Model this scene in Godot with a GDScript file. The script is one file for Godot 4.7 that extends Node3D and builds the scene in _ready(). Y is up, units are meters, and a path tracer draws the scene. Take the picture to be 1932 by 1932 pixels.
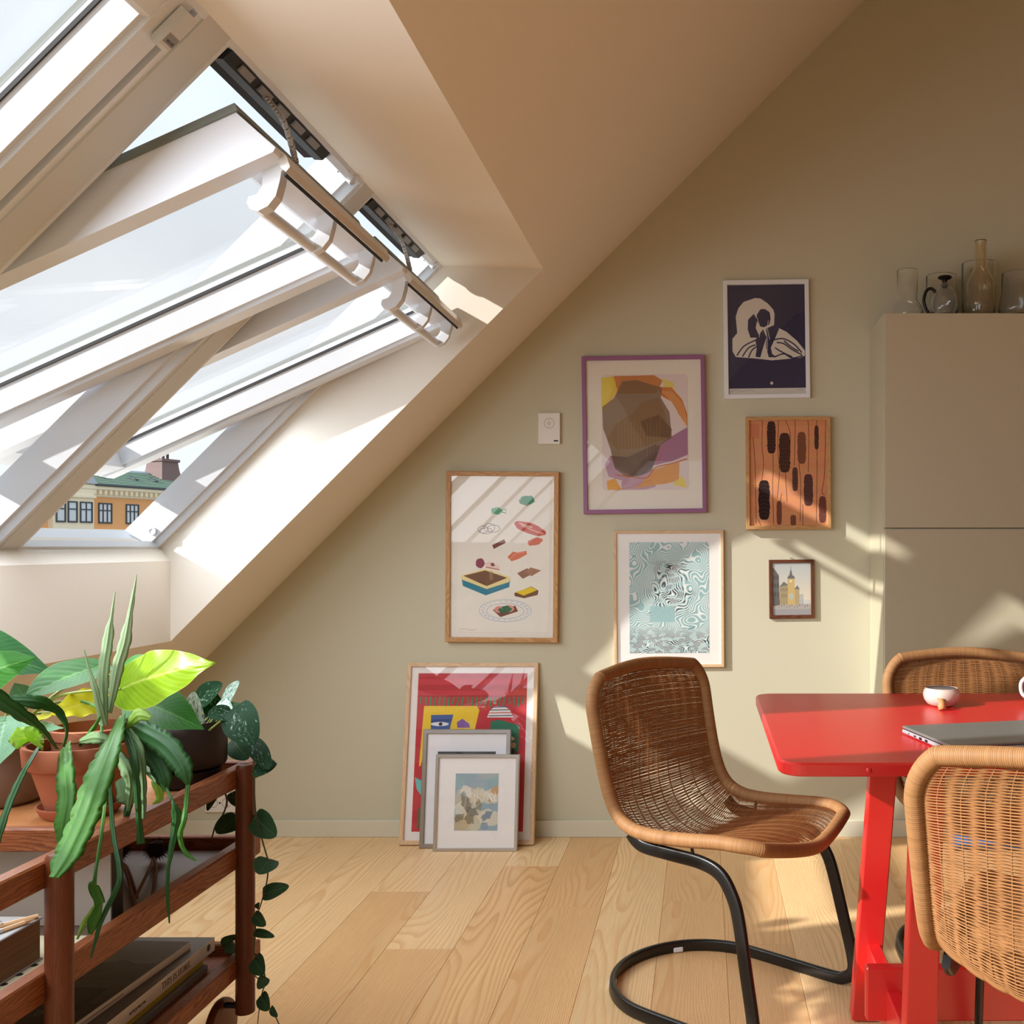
extends Node3D

# ---------------------------------------------------------------- mesh builder
class MB:
	var st := SurfaceTool.new()
	var col := Color.WHITE
	func _init() -> void:
		st.begin(Mesh.PRIMITIVE_TRIANGLES)
	func v(p: Vector3, uv: Vector2) -> void:
		st.set_color(col)
		st.set_uv(uv)
		st.add_vertex(p)
	func smooth(on: bool) -> void:
		st.set_smooth_group(0 if on else -1)
	# a, b, c counter-clockwise when seen from outside
	func tri(a: Vector3, b: Vector3, c: Vector3, ua := Vector2.ZERO, ub := Vector2.ZERO, uc := Vector2.ZERO) -> void:
		v(a, ua)
		v(c, uc)
		v(b, ub)
	func quad(a: Vector3, b: Vector3, c: Vector3, d: Vector3, ua := Vector2(0, 0), ub := Vector2(1, 0), uc := Vector2(1, 1), ud := Vector2(0, 1)) -> void:
		tri(a, b, c, ua, ub, uc)
		tri(a, c, d, ua, uc, ud)
	# polygon of a convex solid, turned to face away from the middle
	func face(pts: Array, mid: Vector3, uvs: Array) -> void:
		var n := (pts[1] - pts[0] as Vector3).cross(pts[2] - pts[0])
		var out: bool = n.dot(pts[0] - mid) > 0.0
		for i in range(1, pts.size() - 1):
			if out:
				tri(pts[0], pts[i], pts[i + 1], uvs[0], uvs[i], uvs[i + 1])
			else:
				tri(pts[0], pts[i + 1], pts[i], uvs[0], uvs[i + 1], uvs[i])
	func box(t: Transform3D, size: Vector3, bev := 0.0, uvo := Vector2.ZERO) -> void:
		smooth(false)
		var h := size * 0.5
		var lng := 0
		if size.y >= size.x and size.y >= size.z:
			lng = 1
		elif size.z >= size.x:
			lng = 2
		var b := minf(bev, minf(h.x, minf(h.y, h.z)) * 0.95)
		var mid := t.origin
		var uvf := func(p: Vector3, ax: int) -> Vector2:
			var o := 3 - ax - lng if ax != lng else (lng + 1) % 3
			var w: float = p[lng] if ax != lng else p[(lng + 2) % 3]
			return Vector2(p[o] + float(ax) * 0.07, w) + uvo
		var cv := func(s: Vector3, ax: int) -> Vector3:
			var p := Vector3(s.x * (h.x - b), s.y * (h.y - b), s.z * (h.z - b))
			p[ax] = s[ax] * h[ax]
			return p
		for ax in 3:
			var a1 := (ax + 1) % 3
			var a2 := (ax + 2) % 3
			for sg in [-1.0, 1.0]:
				var loc := []
				for q in [[-1.0, -1.0], [1.0, -1.0], [1.0, 1.0], [-1.0, 1.0]]:
					var s := Vector3.ZERO
					s[ax] = sg
					s[a1] = q[0]
					s[a2] = q[1]
					loc.append(cv.call(s, ax))
				face(loc.map(func(p): return t * p), mid, loc.map(func(p): return uvf.call(p, ax)))
			if b > 0.0:
				for q in [[-1.0, -1.0], [1.0, -1.0], [1.0, 1.0], [-1.0, 1.0]]:
					var s0 := Vector3.ZERO
					s0[a1] = q[0]
					s0[a2] = q[1]
					s0[ax] = -1.0
					var s1 := s0
					s1[ax] = 1.0
					var loc2 := [cv.call(s0, a1), cv.call(s1, a1), cv.call(s1, a2), cv.call(s0, a2)]
					face(loc2.map(func(p): return t * p), mid, loc2.map(func(p): return uvf.call(p, a1)))
		if b > 0.0:
			for sx in [-1.0, 1.0]:
				for sy in [-1.0, 1.0]:
					for sz in [-1.0, 1.0]:
						var s := Vector3(sx, sy, sz)
						var loc3 := [cv.call(s, 0), cv.call(s, 1), cv.call(s, 2)]
						face(loc3.map(func(p): return t * p), mid, loc3.map(func(p): return uvf.call(p, 0)))
	# axis-parallel box from corner to corner
	func slab(a: Vector3, b: Vector3, bev := 0.0, uvo := Vector2.ZERO) -> void:
		box(Transform3D(Basis(), (a + b) * 0.5), (b - a).abs(), bev, uvo)
	# polygon in x, y pushed along z
	func prism(poly: PackedVector2Array, z0: float, z1: float, t := Transform3D()) -> void:
		smooth(false)
		var area := 0.0
		for i in poly.size():
			area += poly[i].cross(poly[(i + 1) % poly.size()])
		var p := poly.duplicate()
		if area < 0.0:
			p.reverse()
		var idx := Geometry2D.triangulate_polygon(p)
		for i in range(0, idx.size(), 3):
			var a := p[idx[i]]
			var b := p[idx[i + 1]]
			var c := p[idx[i + 2]]
			if (b - a).cross(c - a) < 0.0:
				var k := b
				b = c
				c = k
			tri(t * Vector3(a.x, a.y, z1), t * Vector3(b.x, b.y, z1), t * Vector3(c.x, c.y, z1), a, b, c)
			tri(t * Vector3(a.x, a.y, z0), t * Vector3(c.x, c.y, z0), t * Vector3(b.x, b.y, z0), a, c, b)
		var run := 0.0
		for i in p.size():
			var a := p[i]
			var b := p[(i + 1) % p.size()]
			var l := a.distance_to(b)
			quad(t * Vector3(a.x, a.y, z0), t * Vector3(b.x, b.y, z0), t * Vector3(b.x, b.y, z1), t * Vector3(a.x, a.y, z1), Vector2(run, z0), Vector2(run + l, z0), Vector2(run + l, z1), Vector2(run, z1))
			run += l
	func lathe(prof: PackedVector2Array, segs := 32, t := Transform3D(), sm := true) -> void:
		smooth(sm)
		var run := 0.0
		for i in prof.size() - 1:
			var a := prof[i]
			var b := prof[i + 1]
			var l := a.distance_to(b)
			if sm and i > 0 and prof[i - 1].direction_to(a).dot(a.direction_to(b)) < 0.75:
				st.set_smooth_group(i)
			for k in segs:
				var t0 := TAU * k / segs
				var t1 := TAU * (k + 1) / segs
				var u0 := float(k) / segs
				var u1 := float(k + 1) / segs
				var a0 := t * Vector3(a.x * cos(t0), a.y, a.x * sin(t0))
				var a1 := t * Vector3(a.x * cos(t1), a.y, a.x * sin(t1))
				var b0 := t * Vector3(b.x * cos(t0), b.y, b.x * sin(t0))
				var b1 := t * Vector3(b.x * cos(t1), b.y, b.x * sin(t1))
				if a.x > 1e-6:
					tri(a0, b1, a1, Vector2(u0, run), Vector2(u1, run + l), Vector2(u1, run))
				if b.x > 1e-6:
					tri(a0, b0, b1, Vector2(u0, run), Vector2(u0, run + l), Vector2(u1, run + l))
			run += l
	# section (x, y) carried along a path; section points counter-clockwise
	func sweep(path: PackedVector3Array, sec: PackedVector2Array, closed := false, up := Vector3.UP, scales := PackedFloat32Array(), sm := true, caps := true) -> void:
		var n := path.size()
		var rings: Array[PackedVector3Array] = []
		var side := Vector3.ZERO
		for i in n:
			var tan := path[(i + 1) % n] - path[i - 1] if closed else path[mini(i + 1, n - 1)] - path[maxi(i - 1, 0)]
			tan = tan.normalized()
			if i == 0:
				side = tan.cross(up)
				if side.length() < 0.05:
					side = tan.cross(Vector3.RIGHT)
			side = (side - tan * side.dot(tan)).normalized()
			var upv := side.cross(tan)
			var r := PackedVector3Array()
			var k := scales[i] if scales.size() else 1.0
			for s in sec:
				r.append(path[i] + side * s.x * k + upv * s.y * k)
			rings.append(r)
		smooth(sm)
		var m := sec.size()
		var run := 0.0
		for i in (n if closed else n - 1):
			var l := path[i].distance_to(path[(i + 1) % n])
			var a := rings[i]
			var b := rings[(i + 1) % n]
			for j in m:
				var j1 := (j + 1) % m
				var u0 := float(j) / m
				var u1 := float(j + 1) / m
				quad(a[j], a[j1], b[j1], b[j], Vector2(u0, run), Vector2(u1, run), Vector2(u1, run + l), Vector2(u0, run + l))
			run += l
		if caps and not closed:
			smooth(false)
			for i in range(1, m - 1):
				tri(rings[0][0], rings[0][i + 1], rings[0][i])
				tri(rings[n - 1][0], rings[n - 1][i], rings[n - 1][i + 1])
	func tube(path: PackedVector3Array, r: float, sides := 8, closed := false, scales := PackedFloat32Array()) -> void:
		var sec := PackedVector2Array()
		for i in sides:
			sec.append(Vector2(cos(TAU * i / sides), sin(TAU * i / sides)) * r)
		sweep(path, sec, closed, Vector3.UP, scales)
	# smooth surface of f(u, v), u and v from 0 to 1
	func grid(f: Callable, nu: int, nv: int, flip := false) -> void:
		smooth(true)
		var pts := []
		for i in nu + 1:
			var row := PackedVector3Array()
			for j in nv + 1:
				row.append(f.call(float(i) / nu, float(j) / nv))
			pts.append(row)
		for i in nu:
			for j in nv:
				var ua := Vector2(float(i) / nu, float(j) / nv)
				var uc := Vector2(float(i + 1) / nu, float(j + 1) / nv)
				if flip:
					quad(pts[i][j], pts[i][j + 1], pts[i + 1][j + 1], pts[i + 1][j], ua, Vector2(ua.x, uc.y), uc, Vector2(uc.x, ua.y))
				else:
					quad(pts[i][j], pts[i + 1][j], pts[i + 1][j + 1], pts[i][j + 1], ua, Vector2(uc.x, ua.y), uc, Vector2(ua.x, uc.y))
	func done() -> ArrayMesh:
		st.generate_normals()
		return st.commit()

var M := {}
var rng := RandomNumberGenerator.new()

func mat(c: Color, rough := 0.6, metal := 0.0, spec := 0.5) -> StandardMaterial3D:
	var m := StandardMaterial3D.new()
	m.albedo_color = c
	m.roughness = rough
	m.metallic = metal
	m.metallic_specular = spec
	return m

func s8(r: float, g: float, b: float) -> Color:
	return Color(r / 255.0, g / 255.0, b / 255.0)

func put(called: String, mb, m: Material, parent: Node = self) -> MeshInstance3D:
	var o := MeshInstance3D.new()
	o.name = called
	o.mesh = mb.done() if mb is MB else mb
	o.material_override = m
	if parent == self:
		o.name = numbered(called)
	parent.add_child(o, true)
	return o

var taken := {}
func numbered(called: String) -> String:
	taken[called] = taken.get(called, 0) + 1
	return called if taken[called] == 1 else "%s_%03d" % [called, taken[called] - 1]

func thing(called: String, label: String, category: String, at := Vector3.ZERO, group := "", kind := "") -> Node3D:
	var o := Node3D.new()
	o.name = numbered(called)
	o.position = at
	add_child(o)
	tag(o, label, category, group, kind)
	return o

func tag(o: Node, label: String, category: String, group := "", kind := "") -> void:
	o.set_meta("label", label)
	if category:
		o.set_meta("category", category)
	if group:
		o.set_meta("group", group)
	if kind:
		o.set_meta("kind", kind)

func struct(called: String, mb, m: Material) -> MeshInstance3D:
	var o := put(called, mb, m)
	o.set_meta("kind", "structure")
	return o

func curve(pts: Array, n: int) -> PackedVector3Array:
	# Catmull-Rom through the points
	var out := PackedVector3Array()
	var m := pts.size()
	for i in m - 1:
		var p0: Vector3 = pts[maxi(i - 1, 0)]
		var p1: Vector3 = pts[i]
		var p2: Vector3 = pts[i + 1]
		var p3: Vector3 = pts[mini(i + 2, m - 1)]
		for k in n:
			out.append(p1.cubic_interpolate(p2, p0, p3, float(k) / n))
	out.append(pts[m - 1])
	return out

# ---------------------------------------------------------------- the scene
func _ready() -> void:
	rng.seed = 7
	camera_and_light()
	materials()
	shell()
	roof_windows()
	outside()
	furniture()
	wall_pictures()
	trolley_and_plants()
	small_things()

func camera_and_light() -> void:
	var cam := Camera3D.new()
	cam.name = "camera"
	cam.projection = Camera3D.PROJECTION_FRUSTUM
	cam.near = 0.05
	cam.far = 400.0
	cam.size = 0.05 * 1932.0 / 1850.0              # a 24 mm lens, shifted to the side and up
	cam.frustum_offset = Vector2(-359.0, 64.0) / 1850.0 * 0.05
	cam.position = Vector3(0, 1.15, 0)
	add_child(cam)
	cam.current = true
	var sun := DirectionalLight3D.new()
	sun.name = "sun"
	var to := Vector3(2.112, -1.183, -1.0).normalized()
	add_child(sun)
	sun.look_at_from_position(Vector3.ZERO, to, Vector3.UP)
	sun.light_color = s8(255, 252, 247)
	sun.light_energy = 1.75
	sun.light_angular_distance = 0.9
	sun.shadow_enabled = true
	sun.sky_mode = DirectionalLight3D.SKY_MODE_LIGHT_ONLY
	var env := Environment.new()
	env.background_mode = Environment.BG_SKY
	env.tonemap_mode = Environment.TONE_MAPPER_LINEAR
	env.tonemap_exposure = 1.12
	env.sdfgi_enabled = true
	env.ssao_enabled = true
	env.ssil_enabled = true
	var sky := Sky.new()
	var sm := ProceduralSkyMaterial.new()
	sm.sky_top_color = s8(221, 236, 250)
	sm.sky_horizon_color = s8(232, 240, 248)
	sm.sky_curve = 0.25
	sm.ground_bottom_color = s8(150, 140, 128)
	sm.ground_horizon_color = s8(190, 186, 178)
	sm.sky_cover = clouds()
	sm.sky_cover_modulate = Color(1, 1, 1, 1)
	sky.sky_material = sm
	env.sky = sky
	var we := WorldEnvironment.new()
	we.name = "environment"
	we.environment = env
	add_child(we)
	# added fill lights inside the roof windows, seen and unseen, brighter than the sky
	day("window_fill_light_1", -3.057, 0.62, 0.40, 0.56)
	day("window_fill_light_2", -2.254, 0.66, 1.05, 0.56)
	day("window_fill_light_3", -1.423, 0.66, 1.40)
	day("window_fill_light_4", -0.595, 0.66, 1.00)
	day("window_fill_light_5", 0.233, 0.66, 0.80)
	day("window_fill_light_6", 1.063, 0.66, 0.70)
	day("window_fill_light_7", 2.06, 0.9, 0.70)

func day(called: String, z: float, width: float, energy: float, high := 1.2) -> void:  # adds a fill light just inside a roof window
	var l := AreaLight3D.new()
	l.name = called
	l.area_size = Vector2(width, high)
	l.light_color = s8(240, 246, 255)
	l.light_energy = energy
	l.area_range = 12.0
	l.area_attenuation = 2.0
	l.shadow_enabled = true
	add_child(l)
	var c := rf(0.08 + high * 0.5, -0.03 if high > 1.0 else -0.012)
	var at := Vector3(c.x, c.y, z)
	l.look_at_from_position(at, at + Vector3(1, -1, 0), Vector3.UP)

func clouds() -> ImageTexture:
	var im := Image.create(512, 256, false, Image.FORMAT_RGBA8)
	var n := FastNoiseLite.new()
	n.seed = 5
	n.noise_type = FastNoiseLite.TYPE_SIMPLEX_SMOOTH
	n.fractal_octaves = 5
	n.frequency = 2.1
	for y in 256:
		var e := PI * (0.5 - (y + 0.5) / 256.0)
		for x in 512:
			var a := TAU * x / 512.0
			var p := Vector3(cos(a) * cos(e), sin(e) * 2.0, sin(a) * cos(e))
			var c := clampf(n.get_noise_3dv(p) * 1.6 + 0.25, 0.0, 1.0)
			im.set_pixel(x, y, Color(0.40, 0.38, 0.34, c))
	return ImageTexture.create_from_image(im)

# ---------------------------------------------------------------- materials
func materials() -> void:
	M.wall = mat(s8(204, 200, 176), 0.75, 0, 0.3)
	M.wall_unseen = mat(s8(160, 135, 105), 0.8)  # unseen walls, coloured dark to cut bounce onto the back wall
	M.ceiling = mat(s8(244, 238, 226), 0.8, 0, 0.3)
	M.lining = mat(s8(216, 219, 219), 0.55, 0, 0.4)
	M.white_frame = mat(s8(233, 238, 245), 0.28)
	M.trim = mat(s8(216, 212, 190), 0.45)
	M.glass = mat(Color(1, 1, 1, 0.04), 0.0)
	M.glass.transparency = BaseMaterial3D.TRANSPARENCY_ALPHA
	M.black = mat(s8(26, 26, 27), 0.5)
	M.gasket = mat(s8(52, 52, 54), 0.6)
	M.clad = mat(s8(122, 128, 122), 0.5)
	M.steel = mat(s8(190, 185, 178), 0.25, 1.0)
	M.grey = mat(s8(150, 150, 152), 0.5)
	M.foam = mat(s8(40, 38, 38), 0.95)
	M.flap = mat(s8(214, 208, 200), 0.12, 0.0, 0.8)
	M.cabinet = mat(s8(192, 184, 158), 0.5)
	M.floor = []
	for i in 3:
		var m := mat([s8(252, 247, 238), s8(240, 226, 208), s8(255, 255, 252)][i], 0.42, 0, 0.42)
		m.albedo_texture = oak(i)
		M.floor.append(m)

func oak(k: int) -> ImageTexture:
	# 0.8 m by 3.2 m of flat-sawn oak: four lanes of growth rings
	var w := 512
	var h := 1024
	var data := PackedByteArray()
	data.resize(w * h * 3)
	var n := FastNoiseLite.new()
	n.seed = 31 + k
	n.noise_type = FastNoiseLite.TYPE_SIMPLEX_SMOOTH
	n.frequency = 1.0
	n.fractal_octaves = 2
	var fine := FastNoiseLite.new()
	fine.seed = 77 + k
	fine.noise_type = FastNoiseLite.TYPE_VALUE
	fine.frequency = 1.0
	fine.fractal_type = FastNoiseLite.FRACTAL_NONE
	var lane := [0.02, 0.13, 0.055, 0.24]
	var i := 0
	for y in h:
		var ym := 3.2 * y / h
		for x in w:
			var xm := 0.8 * x / w
			var l := int(xm / 0.2)
			var lx: float = xm - l * 0.2 - lane[(l + k) % 4] - 0.02 * sin(ym * 1.7 + l)
			var slow := n.get_noise_2d(xm * 4.0 + l * 7.0, ym * 0.75)
			var g := lx * lx * 420.0 + slow * 5.0 + ym * 0.5
			var r := fposmod(g, 1.0)
			var ring := smoothstep(0.35, 0.93, r) * (1.0 - smoothstep(0.93, 1.0, r))
			var f := fine.get_noise_2d(xm * 700.0, ym * 16.0)
			var tone := 1.0 - 0.085 * ring * clampf(0.55 + 0.8 * slow, 0.1, 1.0) + 0.03 * f + 0.05 * slow
			data[i] = int(clampf(242.0 * tone, 0, 255))
			data[i + 1] = int(clampf(210.0 * (tone - 0.05 * ring), 0, 255))
			data[i + 2] = int(clampf(163.0 * (tone - 0.10 * ring), 0, 255))
			i += 3
	var im := Image.create_from_data(w, h, false, Image.FORMAT_RGB8, data)
	return ImageTexture.create_from_image(im)

# ---------------------------------------------------------------- room
const BACK := -3.882
const NEAR := 3.0
const RIGHT := 5.2
const E2 := 0.70710678

func rf(s: float, t: float) -> Vector2:       # a point of the roof section: s up the slope, t outwards from the inner frame plane
	return Vector2(-1.882, 1.144) + Vector2(E2, E2) * s + Vector2(-E2, E2) * t

func shell() -> void:
	var b := MB.new()
	b.slab(Vector3(-4.0, -0.3, BACK - 0.3), Vector3(RIGHT + 0.3, -0.02, NEAR + 0.3))
	var floor_ := struct("floor", b, mat(s8(120, 96, 70), 0.9))
	floor_.set_meta("label", "light oak plank floor")
	var x := -0.127 - 0.1945 * 14
	var row := 0
	var seams := {7: [2.871], 10: [-1.0], 11: [2.6], 12: [2.92], 9: [3.15], 13: [2.6], 14: [2.92], 15: [2.6], 16: [3.4]}
	seams = {12: 2.871, 10: 2.572, 14: 2.92, 15: 2.6, 11: 3.237, 13: 1.9, 9: 3.0, 16: 3.3}
	while x < RIGHT:
		var z := -3.9 - rng.randf() * 1.6
		if seams.has(row):
			z = -seams[row] * 1850.0 / 1700.0 - 1.95
		var kk := 0
		while z < NEAR:
			var l := 1.95
			var z0 := maxf(z, BACK)
			var z1 := minf(z + l, NEAR)
			if z1 - z0 > 0.02:
				var p := MB.new()
				var uo := Vector2(0.2 * (rng.randi() % 4) + 0.1, rng.randf() * 1.0 + 1.0)
				var c := Vector3(x + 0.09725, -0.0100, (z0 + z1) * 0.5)
				plank(p, c, Vector3(0.1939, 0.02, z1 - z0 - 0.0006), uo)
				put("plank", p, M.floor[rng.randi() % 3], floor_)
			z += l
			kk += 1
		x += 0.1945
		row += 1
	b = MB.new()
	b.prism(PackedVector2Array([Vector2(-3.0, -0.3), Vector2(RIGHT + 0.25, -0.3), Vector2(RIGHT + 0.25, 4.25), Vector2(0.75, 4.25), rf(2.75, 0.10), rf(-1.80, 0.10)]), BACK - 0.25, BACK)
	struct("wall_back", b, M.wall)
	b = MB.new()
	b.slab(Vector3(RIGHT, -0.3, BACK - 0.25), Vector3(RIGHT + 0.25, 4.3, NEAR + 0.25))  # unseen wall, set far out to keep the upper back wall dim
	struct("wall_right_unseen", b, M.wall_unseen)
	# the gable behind the photographer, with a wide opening added to let in daylight
	b = MB.new()
	b.slab(Vector3(0.8, -0.3, NEAR), Vector3(RIGHT + 0.25, 4.3, NEAR + 0.25))
	b.prism(PackedVector2Array([Vector2(-3.0, -0.3), Vector2(-1.8, -0.3), rf(0.05, 0.10), rf(-1.80, 0.10)]), NEAR, NEAR + 0.25)
	b.slab(Vector3(-1.8, -0.3, NEAR), Vector3(0.8, 0.35, NEAR + 0.25))
	b.prism(PackedVector2Array([Vector2(-0.93, 2.1), Vector2(0.8, 2.1), Vector2(0.8, 4.25), Vector2(0.75, 4.25), rf(2.75, 0.10)]), NEAR, NEAR + 0.25)
	struct("wall_near_unseen", b, M.wall_unseen)
	b = MB.new()
	b.slab(Vector3(-2.6, 0, BACK), Vector3(RIGHT, 0.066, BACK + 0.014), 0.002)
	struct("baseboard_back", b, M.trim)
	# sloping ceiling: end strip, lower and upper strips along the windows, flat top
	var inner := -0.2525
	b = MB.new()
	var whole := PackedVector2Array([Vector2(-2.669, 0.0) + Vector2(-0.02, -0.02), Vector2(1.031, 3.70), Vector2(RIGHT + 0.2, 3.70), Vector2(RIGHT + 0.2, 4.25), Vector2(0.75, 4.25), rf(2.8, 0.12), rf(-1.85, 0.12)])
	b.prism(whole, BACK - 0.02, -3.413)
	b.prism(whole, 2.62, NEAR + 0.02)
	var low := PackedVector2Array([Vector2(-2.689, -0.02), Vector2(-1.851, 0.818), Vector2(-1.851, 1.098), Vector2(-1.876, 1.134), rf(-0.012, 0.02), rf(-0.046, 0.12), rf(-1.85, 0.12)])
	b.prism(low, -3.413, 2.62)
	var high := PackedVector2Array([Vector2(-0.554, 2.115), Vector2(1.031, 3.70), Vector2(RIGHT + 0.2, 3.70), Vector2(RIGHT + 0.2, 4.25), Vector2(0.75, 4.25), rf(2.8, 0.12), rf(1.40, 0.12), rf(1.384, 0.0), Vector2(-0.906, 2.123)])
	b.prism(high, -3.413, 2.62)
	var ceil_ := struct("ceiling", b, M.ceiling)
	ceil_.set_meta("label", "sloping attic ceiling")

func plank(p: MB, c: Vector3, size: Vector3, uo: Vector2) -> void:
	var h := size * 0.5
	var e := 0.0009
	var top := []
	var low := []
	for q in [[-1, -1], [-1, 1], [1, 1], [1, -1]]:
		top.append(c + Vector3(q[0] * (h.x - e), h.y, q[1] * (h.z - e)))
		low.append(c + Vector3(q[0] * h.x, h.y - e, q[1] * h.z))
	var uvf := func(v: Vector3) -> Vector2: return Vector2((v.x - c.x + uo.x) / 0.8, (v.z - c.z + uo.y) / 3.2)
	p.smooth(false)
	p.quad(top[0], top[1], top[2], top[3], uvf.call(top[0]), uvf.call(top[1]), uvf.call(top[2]), uvf.call(top[3]))
	for i in 4:
		var j := (i + 1) % 4
		p.quad(low[i], low[j], top[j], top[i], uvf.call(low[i]), uvf.call(low[j]), uvf.call(top[j]), uvf.call(top[i]))
		var d := Vector3(0, -0.016, 0)
		p.quad(low[i] + d, low[j] + d, low[j], low[i], uvf.call(low[i]), uvf.call(low[j]), uvf.call(low[j]), uvf.call(low[i]))

# ---------------------------------------------------------------- roof windows
var w_o := Vector2.ZERO
var w_u := Vector2.ZERO
var w_v := Vector2.ZERO

func sp(u: float, v: float) -> Vector2:       # a point of a sash section: u down from its top end, v outwards
	return w_o + w_u * u + w_v * v

func spoly(q: Array) -> PackedVector2Array:
	var out := PackedVector2Array()
	for p in q:
		out.append(sp(p[0], p[1]))
	return out

func rpoly(q: Array) -> PackedVector2Array:
	var out := PackedVector2Array()
	for p in q:
		out.append(rf(p[0], p[1]))
	return out

func roof_windows() -> void:
	var spans := [[-3.413, -2.701], [-2.629, -1.880], [-1.796, -1.05], [-0.968, -0.222], [-0.14, 0.606], [0.69, 1.436], [1.52, 2.60]]  # the later windows are out of view, carrying the row on for daylight
	for i in spans.size():
		roof_window(i + 1, spans[i][0], spans[i][1], i < 2)
	var posts := [[-2.701, -2.629], [-1.880, -1.796], [-1.05, -0.968], [-0.222, -0.14], [0.606, 0.69], [1.436, 1.52], [2.60, 2.63]]
	for i in posts.size():
		var b := MB.new()
		b.prism(rpoly([[-0.05, 0.0], [1.40, 0.0], [1.40, 0.115], [-0.05, 0.115]]), posts[i][0], posts[i][1])
		struct("trim_%d" % (i + 1), b, M.lining)

func roof_window(n: int, z0: float, z1: float, open: bool) -> void:
	var o := Node3D.new()
	o.name = "window_%d" % n
	add_child(o)
	o.set_meta("kind", "structure")
	# fixed frame
	var f := MB.new()
	for s in 2:
		var za := z0 if s == 0 else z1
		var d := 1.0 if s == 0 else -1.0
		f.prism(rpoly([[-0.06, 0.004], [1.40, 0.004], [1.40, 0.028], [-0.06, 0.028]]), minf(za, za + d * 0.016), maxf(za, za + d * 0.016))
		f.prism(rpoly([[-0.06, 0.028], [1.40, 0.028], [1.40, 0.10], [-0.06, 0.10]]), minf(za, za + d * 0.028), maxf(za, za + d * 0.028))
		f.prism(rpoly([[-0.06, 0.10], [1.40, 0.10], [1.40, 0.125], [-0.06, 0.125]]), minf(za, za + d * 0.02), maxf(za, za + d * 0.02))
	f.prism(rpoly([[-0.07, 0.0], [0.002, 0.004], [0.002, 0.03], [-0.028, 0.06], [-0.040, 0.125], [-0.07, 0.125]]), z0, z1)
	f.prism(rpoly([[1.372, 0.0], [1.42, 0.0], [1.42, 0.125], [1.356, 0.125], [1.352, 0.06]]), z0, z1)
	put("frame", f, M.white_frame, o)
	if open:
		# opener rail, cover plate, plug and chain under the top of the frame
		var zc := z1 - 0.52
		var r := MB.new()
		r.prism(rpoly([[1.322, 0.085], [1.318, 0.035], [1.332, 0.021], [1.345, 0.021], [1.345, 0.09]]), zc, z1 - 0.03)
		put("brush_seal", r, M.foam, o)
		r = MB.new()
		r.prism(rpoly([[1.332, 0.020], [1.345, 0.005], [1.373, 0.003], [1.373, 0.08], [1.346, 0.08]]), zc - 0.012, z1 - 0.03)
		var op := put("opener_housing", r, M.black, o)
		r = MB.new()
		for k in 5:
			var z := z1 - 0.08 - k * 0.085
			r.prism(rpoly([[1.350, -0.001], [1.366, -0.001], [1.366, 0.016], [1.350, 0.016]]), z - 0.05, z)
		put("opener_bracket", r, M.grey, op)
		r = MB.new()
		r.prism(rpoly([[1.346, 0.07], [1.356, 0.008], [1.374, 0.0], [1.374, 0.014], [1.36, 0.02], [1.352, 0.07]]), z0 + 0.03, zc - 0.02)
		var cover := put("cover_plate", r, M.white_frame, o)
		r = MB.new()
		r.prism(rpoly([[1.352, 0.02], [1.374, -0.001], [1.374, 0.002], [1.354, 0.022]]), z0 + 0.098, z0 + 0.103)
		put("joint_line", r, M.gasket, cover)
		var plug := MB.new()
		var c := rf(1.366, 0.004)
		plug.lathe(PackedVector2Array([Vector2(0, 0.006), Vector2(0.011, 0.006), Vector2(0.012, 0.009), Vector2(0.014, 0.009), Vector2(0.015, 0.006), Vector2(0.015, -0.006)]), 24, Transform3D(Basis(Vector3(0, 0, 1), Vector3(E2, -E2, 0), Vector3(E2, E2, 0)), Vector3(c.x, c.y, z0 + 0.06)))
		put("plug", plug, M.white_frame, cover)
		var plug2 := MB.new()
		plug2.lathe(PackedVector2Array([Vector2(0, 0.006), Vector2(0.008, 0.006), Vector2(0.009, 0.008), Vector2(0.013, 0.008), Vector2(0.014, 0.0)]), 20, Transform3D(Basis(Vector3(1, 0, 0), Vector3(0, 0, 1), Vector3(0, -1, 0)), Vector3(rf(0.03, 0.05).x, rf(0.03, 0.05).y, z0 + 0.028)))
		put("plug", plug2, M.white_frame, o)
	# sash
	if open:
		w_o = Vector2(-0.827, 1.924)
		w_u = Vector2(-0.9114, -0.4115)
		w_v = Vector2(-0.4115, 0.9114)
	else:
		w_o = rf(1.392, 0.004)
		w_u = Vector2(-E2, -E2)
		w_v = Vector2(-E2, E2)
	var sash := Node3D.new()
	sash.name = "sash"
	o.add_child(sash, true)
	var a0 := z0 + 0.034
	var a1 := z1 - 0.034
	var len := 1.33
	var g := 0.078
	var b := MB.new()
	for s in 2:
		var za := a0 if s == 0 else a1 - 0.052
		b.prism(spoly([[0.004, 0.006], [0.012, 0.0], [len - 0.012, 0.0], [len, 0.01], [len, 0.10], [0.046, 0.10]]), za, za + 0.052)
		# glazing bead stepped in from the member
		var zb := a0 + 0.052 if s == 0 else a1 - 0.052 - 0.010
		b.prism(spoly([[0.05, 0.012], [len - 0.05, 0.012], [len - 0.05, g], [0.05, g]]), zb, zb + 0.010)
	b.prism(spoly([[0.008, 0.006], [0.085, 0.002], [0.095, 0.012], [0.10, g], [0.10, 0.099], [0.048, 0.099]]), a0 + 0.002, a1 - 0.002)
	b.prism(spoly([[len - 0.09, 0.002], [len - 0.002, 0.01], [len - 0.002, 0.099], [len - 0.10, 0.099], [len - 0.10, g]]), a0 + 0.002, a1 - 0.002)
	put("sash_frame", b, M.white_frame, sash)
	b = MB.new()
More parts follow.
